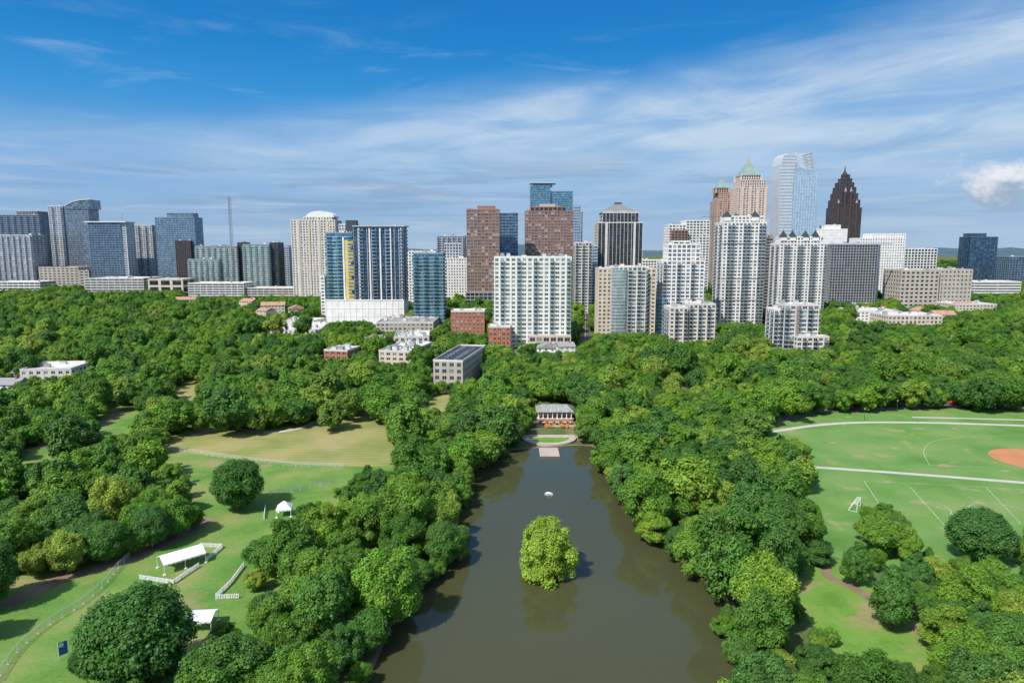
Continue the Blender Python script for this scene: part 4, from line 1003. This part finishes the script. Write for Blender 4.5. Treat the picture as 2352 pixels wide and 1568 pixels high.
def picket(pts,label):
    w=[G(*p) for p in pts]; mb=MB()
    o0=Vector((w[0][0],w[0][1],0))
    for a,b in zip(w,w[1:]):
        A=Vector((*a,0))-o0;B_=Vector((*b,0))-o0; d=B_-A; L=d.length; n=max(1,int(L/.35)); u=d/L
        for z in (.35,.95): mb.beam(A+Vector((0,0,z)),B_+Vector((0,0,z)),.09,M_whitep)
        for i in range(n+1): 
            p=A+u*(i*L/n); mb.beam(p+Vector((0,0,.05)),p+Vector((0,0,1.15)),.14 if i%7 else .2,M_whitep)
    o=mb.obj('picket_fence',loc=o0); o.location.z=.03; tag(o,label,'fence','white picket fences on the lawn')
picket([(322,1330),(398,1342),(457,1302)],'white picket fence beside marquee tent')
picket([(497,1376),(548,1374)],'short white picket fence on lawn')
picket([(497,1374),(530,1342),(560,1302)],'white picket fence running beside trees')
picket([(462,1256),(511,1258),(474,1290)],'white picket fence behind marquee tent')
picket([(607,1192),(610,1166)],'short white picket fence near small tent')
m,nt,b=newmat('chain_link_mesh'); b.inputs['Base Color'].default_value=(.55,.6,.56,1); b.inputs['Metallic'].default_value=.1; b.inputs['Roughness'].default_value=.5
tcx=nt.nodes.new('ShaderNodeNewGeometry'); wv=nt.nodes.new('ShaderNodeTexNoise'); wv.inputs['Scale'].default_value=14
nt.links.new(tcx.outputs['Position'],wv.inputs['Vector']); th=nt.nodes.new('ShaderNodeMath'); th.operation='GREATER_THAN'; th.inputs[1].default_value=.56; nt.links.new(wv.outputs['Fac'],th.inputs[0]); nt.links.new(th.outputs[0],b.inputs['Alpha'])
M_chain=m
def chain(pts,label):
    w=smooth([G(*p) for p in pts],8); o0=Vector((*w[0],0)); e=empty('mesh_fence',o0,0,label,'fence','temporary mesh fences'); mb=MB(); pm=MB()
    acc=9
    for a,b in zip(w,w[1:]):
        A=Vector((*a,0))-o0;B_=Vector((*b,0))-o0
        mb.poly([A+Vector((0,0,.05)),B_+Vector((0,0,.05)),B_+Vector((0,0,1.6)),A+Vector((0,0,1.6))],M_chain)
        pm.beam(A+Vector((0,0,1.62)),B_+Vector((0,0,1.62)),.05,W_lgrey); acc+=(B_-A).length
        if acc>2.8:
            acc=0; pm.beam(A,A+Vector((0,0,1.7)),.07,W_lgrey); pm.box(A.x-.3,A.x+.3,A.y-.15,A.y+.15,0,.12,M_paver)
    mb.obj('mesh_panel',e); pm.obj('frame',e)
chain([(-10,1570),(30,1510),(75,1465),(130,1425),(185,1392),(240,1345),(268,1310),(300,1280)],'curving temporary mesh fence on grass')
chain([(362,1030),(450,1042),(560,1058),(680,1070),(790,1073)],'long mesh fence along the meadow')
chain([(620,1138),(690,1126),(772,1106)],'mesh fence across the lower lawn')
x,y=G(147,1512); e=empty('banner_sign',(x,y,0),.9,'slim blue and white banner sign on metal frame','sign')
mb=MB(); mb.box(-.7,.7,-.05,.05,.9,3.4,plain('blue_vinyl',(.03,.12,.4),.5,var=.05)); mb.box(-.6,.1,-.07,-.055,2.5,3.2,M_whitep); mb.obj('panel',e)
for s in (-.76,.76):
    c=MB(); c.box(-.05,.05,-.05,.05,0,3.5,M_whitep); c.obj('post',e,(s,0,0))
x,y=G(1972,1168); e=empty('soccer_goal',(x,y,0),.95,'white soccer goal with net on turf','goal')
mb=MB(); Wg=3.0
for s in(-Wg,Wg): mb.beam((s,0,0),(s,0,2.44),.12,M_whitep); mb.beam((s,0,2.44),(s,1.0,2.44),.08,M_whitep); mb.beam((s,1,2.44),(s,2.2,0),.08,M_whitep); mb.beam((s,0,.05),(s,2.2,.05),.08,M_whitep)
mb.beam((-Wg,0,2.44),(Wg,0,2.44),.12,M_whitep); mb.beam((-Wg,2.2,.05),(Wg,2.2,.05),.08,M_whitep); mb.obj('frame',e)
mb=MB()
for i in range(21): t=-Wg+i*.3; mb.beam((t,1,2.4),(t,2.2,.05),.025,M_whitep); mb.beam((t,0,2.42),(t,1,2.42),.025,M_whitep)
for i in range(7): t=i/7; mb.beam((-Wg,1+1.2*t,2.4*(1-t)),(Wg,1+1.2*t,2.4*(1-t)),.025,M_whitep)
mb.obj('net',e)
def lamp(px,py,h):
    x,y=G(px,py); e=empty('lamp_post',(x,y,0),0,'slim dark park lamp post','lamp','park lamp posts')
    c=MB(); c.cyl(0,0,0,h,.12,.07,W_dark); c.cyl(0,0,0,.5,.25,.18,W_dark); c.obj('post',e)
    c=MB(); c.cyl(0,0,h,h+.6,.2,.32,W_offw); c.cyl(0,0,h+.6,h+.85,.4,.05,W_dark); c.obj('lantern',e)
lamp(603,996,8)
for p in ((1905,950),(2060,945),(2245,940),(1985,965)): lamp(*p,5)
def carmesh(col):
    mb=MB(); body=plain('car_paint_'+col[0],col[1],.3,var=.03)
    pr_=[(-2.2,.35),(2.2,.35),(2.25,.8),(1.3,.95),(.7,1.4),(-1.3,1.42),(-1.9,1.0),(-2.25,.9)]
    mb.xz(pr_,-.88,.88,body)
    for s in (-.885,.872): mb.xz([(-1.2,1.0),(1.1,1.0),(.65,1.33),(-1.15,1.34)],s,s+.013,W_dark)
    mb.loft([[(1.28,-.7,.99),(1.28,.7,.99),(.78,.65,1.37),(.78,-.65,1.37)],[(1.3,-.7,1.0),(1.3,.7,1.0),(.8,.65,1.39),(.8,-.65,1.39)]],W_dark)
    for x in (-1.4,1.4):
        for y0 in (-.92,.72):
            mb.loft([[(x+.33*math.cos(a),yy,.33+.33*math.sin(a)) for a in [6.2832*i/12 for i in range(12)]] for yy in (y0,y0+.2)],W_dark)
    return mb.mesh('parked_car')
cm=[carmesh(c) for c in (('white',(.75,.75,.75)),('grey',(.2,.2,.22)),('red',(.45,.03,.03)),('black',(.03,.03,.03)))]
cn=['white','grey','red','black']
rg=random.Random(9)
def car(x,y,rz,where):
    k=rg.randrange(4); o=bpy.data.objects.new('parked_car',cm[k]); COL.objects.link(o); o.location=(x,y,.08); o.rotation_euler=(0,0,rz); tag(o,cn[k]+' car '+where,'car','cars on the streets')
for p in ((1935,938),(1955,940),(1975,936),(2010,934),(2075,932),(2120,930),(2190,929)): car(*G(*p),.05,'parked along the park road')
for i in range(9):
    y=440+i*26; t=(y-520)/480; x=sx+(sx2-sx)*t
    car(x+(2.2 if i%2 else -2.2),y,math.pi/2,'driving on the straight street')

# ---------------- sky, sun, camera ----------------
w=bpy.data.worlds.new('World'); scene.world=w; w.use_nodes=True; nt=w.node_tree; bg=nt.nodes['Background']; Lk=nt.links.new
sd=Vector((-.66,-.75,0)).normalized(); EL=math.radians(49)
sunv=Vector((sd.x*math.cos(EL),sd.y*math.cos(EL),math.sin(EL)))
sk=nt.nodes.new('ShaderNodeTexSky'); sk.sky_type='NISHITA'; sk.sun_disc=False; sk.sun_elevation=EL; sk.sun_rotation=math.atan2(sd.x,sd.y)
tc=nt.nodes.new('ShaderNodeTexCoord'); sp=nt.nodes.new('ShaderNodeSeparateXYZ'); Lk(tc.outputs['Generated'],sp.inputs[0])
def M(op,a,b=None,c=None):
    n=nt.nodes.new('ShaderNodeMath'); n.operation=op
    for i,q in enumerate((a,b,c)):
        if q is None: continue
        if isinstance(q,(int,float)): n.inputs[i].default_value=q
        else: Lk(q,n.inputs[i])
    return n.outputs[0]
def SS(x,a,b,lo=0,hi=1):
    n=nt.nodes.new('ShaderNodeMapRange'); n.interpolation_type='SMOOTHSTEP'; Lk(x,n.inputs[0])
    for i,q in enumerate((a,b,lo,hi)): n.inputs[i+1].default_value=q
    return n.outputs[0]
def V3(a,b,c=0.0):
    n=nt.nodes.new('ShaderNodeCombineXYZ')
    for i,q in enumerate((a,b,c)):
        if isinstance(q,(int,float)): n.inputs[i].default_value=q
        else: Lk(q,n.inputs[i])
    return n.outputs[0]
def NZ(vec,s,d=8,dist=0,rough=.55):
    n=nt.nodes.new('ShaderNodeTexNoise'); n.inputs['Scale'].default_value=s; n.inputs['Detail'].default_value=d; n.inputs['Distortion'].default_value=dist; n.inputs['Roughness'].default_value=rough
    Lk(vec,n.inputs['Vector']); return n.outputs['Fac']
def MX(f,a,b):
    n=nt.nodes.new('ShaderNodeMix'); n.data_type='RGBA'
    if isinstance(f,(int,float)): n.inputs['Factor'].default_value=f
    else: Lk(f,n.inputs['Factor'])
    for nm,q in (('A',a),('B',b)):
        if isinstance(q,tuple): n.inputs[nm].default_value=(*q,1)
        else: Lk(q,n.inputs[nm])
    return n.outputs['Result']
U=M('ARCTAN2',sp.outputs[0],sp.outputs[1]); Vv=M('ARCSINE',sp.outputs[2])
rp=nt.nodes.new('ShaderNodeValToRGB'); e=rp.color_ramp.elements
stops=[(0,(.30,.46,.67)),(.1,(.23,.41,.67)),(.3,(.12,.36,.70)),(.5,(.025,.28,.67)),(.68,(.0,.21,.59)),(.85,(.0,.175,.53)),(1,(.0,.16,.5))]
e[0].position=0;e[0].color=(*stops[0][1],1); e[1].position=1; e[1].color=(*stops[-1][1],1)
for p,c in stops[1:-1]: x=e.new(p); x.color=(*c,1)
Lk(M('DIVIDE',Vv,.4),rp.inputs['Fac'])
def SCL(c,k):
    sc=nt.nodes.new('ShaderNodeVectorMath'); sc.operation='SCALE'; sc.inputs['Scale'].default_value=k; Lk(c,sc.inputs[0]); return sc.outputs[0]
base=MX(SS(Vv,.36,.6,.95,.1),SCL(sk.outputs[0],2.0),SCL(rp.outputs[0],10))
vec1=V3(M('MULTIPLY',U,1.5),M('MULTIPLY_ADD',U,-.45,M('MULTIPLY',Vv,8)))
n1=NZ(vec1,3.0,11,.5,.58); nlow=NZ(V3(U,M('MULTIPLY',Vv,3)),2.6,3)
edge=M('ADD',M('SUBTRACT',M('MULTIPLY_ADD',U,.1,.222),Vv),M('MULTIPLY',M('SUBTRACT',nlow,.5),.11))
cov=SS(edge,-.025,.05)
low_=SS(Vv,.04,.16,.35,1); wt=SS(U,-.6,.1,.5,1)
strk=SS(n1,.27,.73)
cl1=M('MULTIPLY',M('MULTIPLY',cov,M('MULTIPLY',low_,wt)),M('MULTIPLY_ADD',strk,.58,.3))
n2=NZ(V3(M('MULTIPLY',U,2.0),M('MULTIPLY_ADD',U,-.1,M('MULTIPLY',Vv,11)),3.3),2.4,9,.5,.6)
wisp=M('MULTIPLY',SS(n2,.52,.85),M('MULTIPLY',SS(Vv,.10,.16),SS(Vv,.34,.22,0,.4)))
cf=M('MINIMUM',M('ADD',cl1,wisp),.8)
c1=MX(cf,base,(6.2,7.4,8.6))
n3=NZ(V3(M('MULTIPLY',U,1.6),M('MULTIPLY',Vv,22),7.7),3,8,.4,.6)
lowb=M('MULTIPLY',SS(n3,.48,.66),SS(Vv,.17,.07,0,.5))
c2=MX(lowb,c1,(5.0,6.1,7.5))
n5=NZ(V3(M('MULTIPLY',U,1.6),M('MULTIPLY',Vv,20),17.7),2.4,8,.4,.6)
lowd=M('MULTIPLY',SS(n5,.48,.64),M('MULTIPLY',SS(Vv,.15,.1),SS(Vv,.02,.06,0,.4)))
c2=MX(lowd,c2,(2.0,3.2,5.1))
du=M('DIVIDE',M('SUBTRACT',U,.612),.062); dv=M('DIVIDE',M('SUBTRACT',Vv,.074),.036)
dd=M('SQRT',M('ADD',M('MULTIPLY',du,du),M('MULTIPLY',dv,dv)))
n4=NZ(V3(M('MULTIPLY',U,1),M('MULTIPLY',Vv,1.3),1.1),27,9,.2,.62)
cum=SS(M('ADD',M('SUBTRACT',1.05,dd),M('MULTIPLY',M('SUBTRACT',n4,.5),2.4)),0.0,.8,0,.9)
ccol=MX(SS(M('ADD',M('MULTIPLY',dv,.8),M('MULTIPLY',M('SUBTRACT',n4,.5),2.4)),-.5,.5),(3.0,4.0,5.4),(8.6,8.8,9.1))
c3=MX(cum,c2,ccol)
Lk(c3,bg.inputs['Color']); bg.inputs['Strength'].default_value=.1
sl=bpy.data.lights.new('sun','SUN'); sl.energy=5.0; sl.angle=math.radians(.53); sl.color=(1,.95,.87)
so=bpy.data.objects.new('sun',sl); COL.objects.link(so); so.rotation_euler=sunv.to_track_quat('Z','Y').to_euler(); so.location=(0,0,300)
cam=bpy.data.cameras.new('camera'); cam.lens=24; cam.sensor_width=36; cam.clip_end=60000; cam.clip_start=.5
co=bpy.data.objects.new('camera',cam); COL.objects.link(co); co.location=(0,0,H); co.rotation_euler=(math.radians(90)-PT,0,0); scene.camera=co
scene.view_settings.view_transform='Standard'; scene.view_settings.look='None'; scene.view_settings.exposure=0
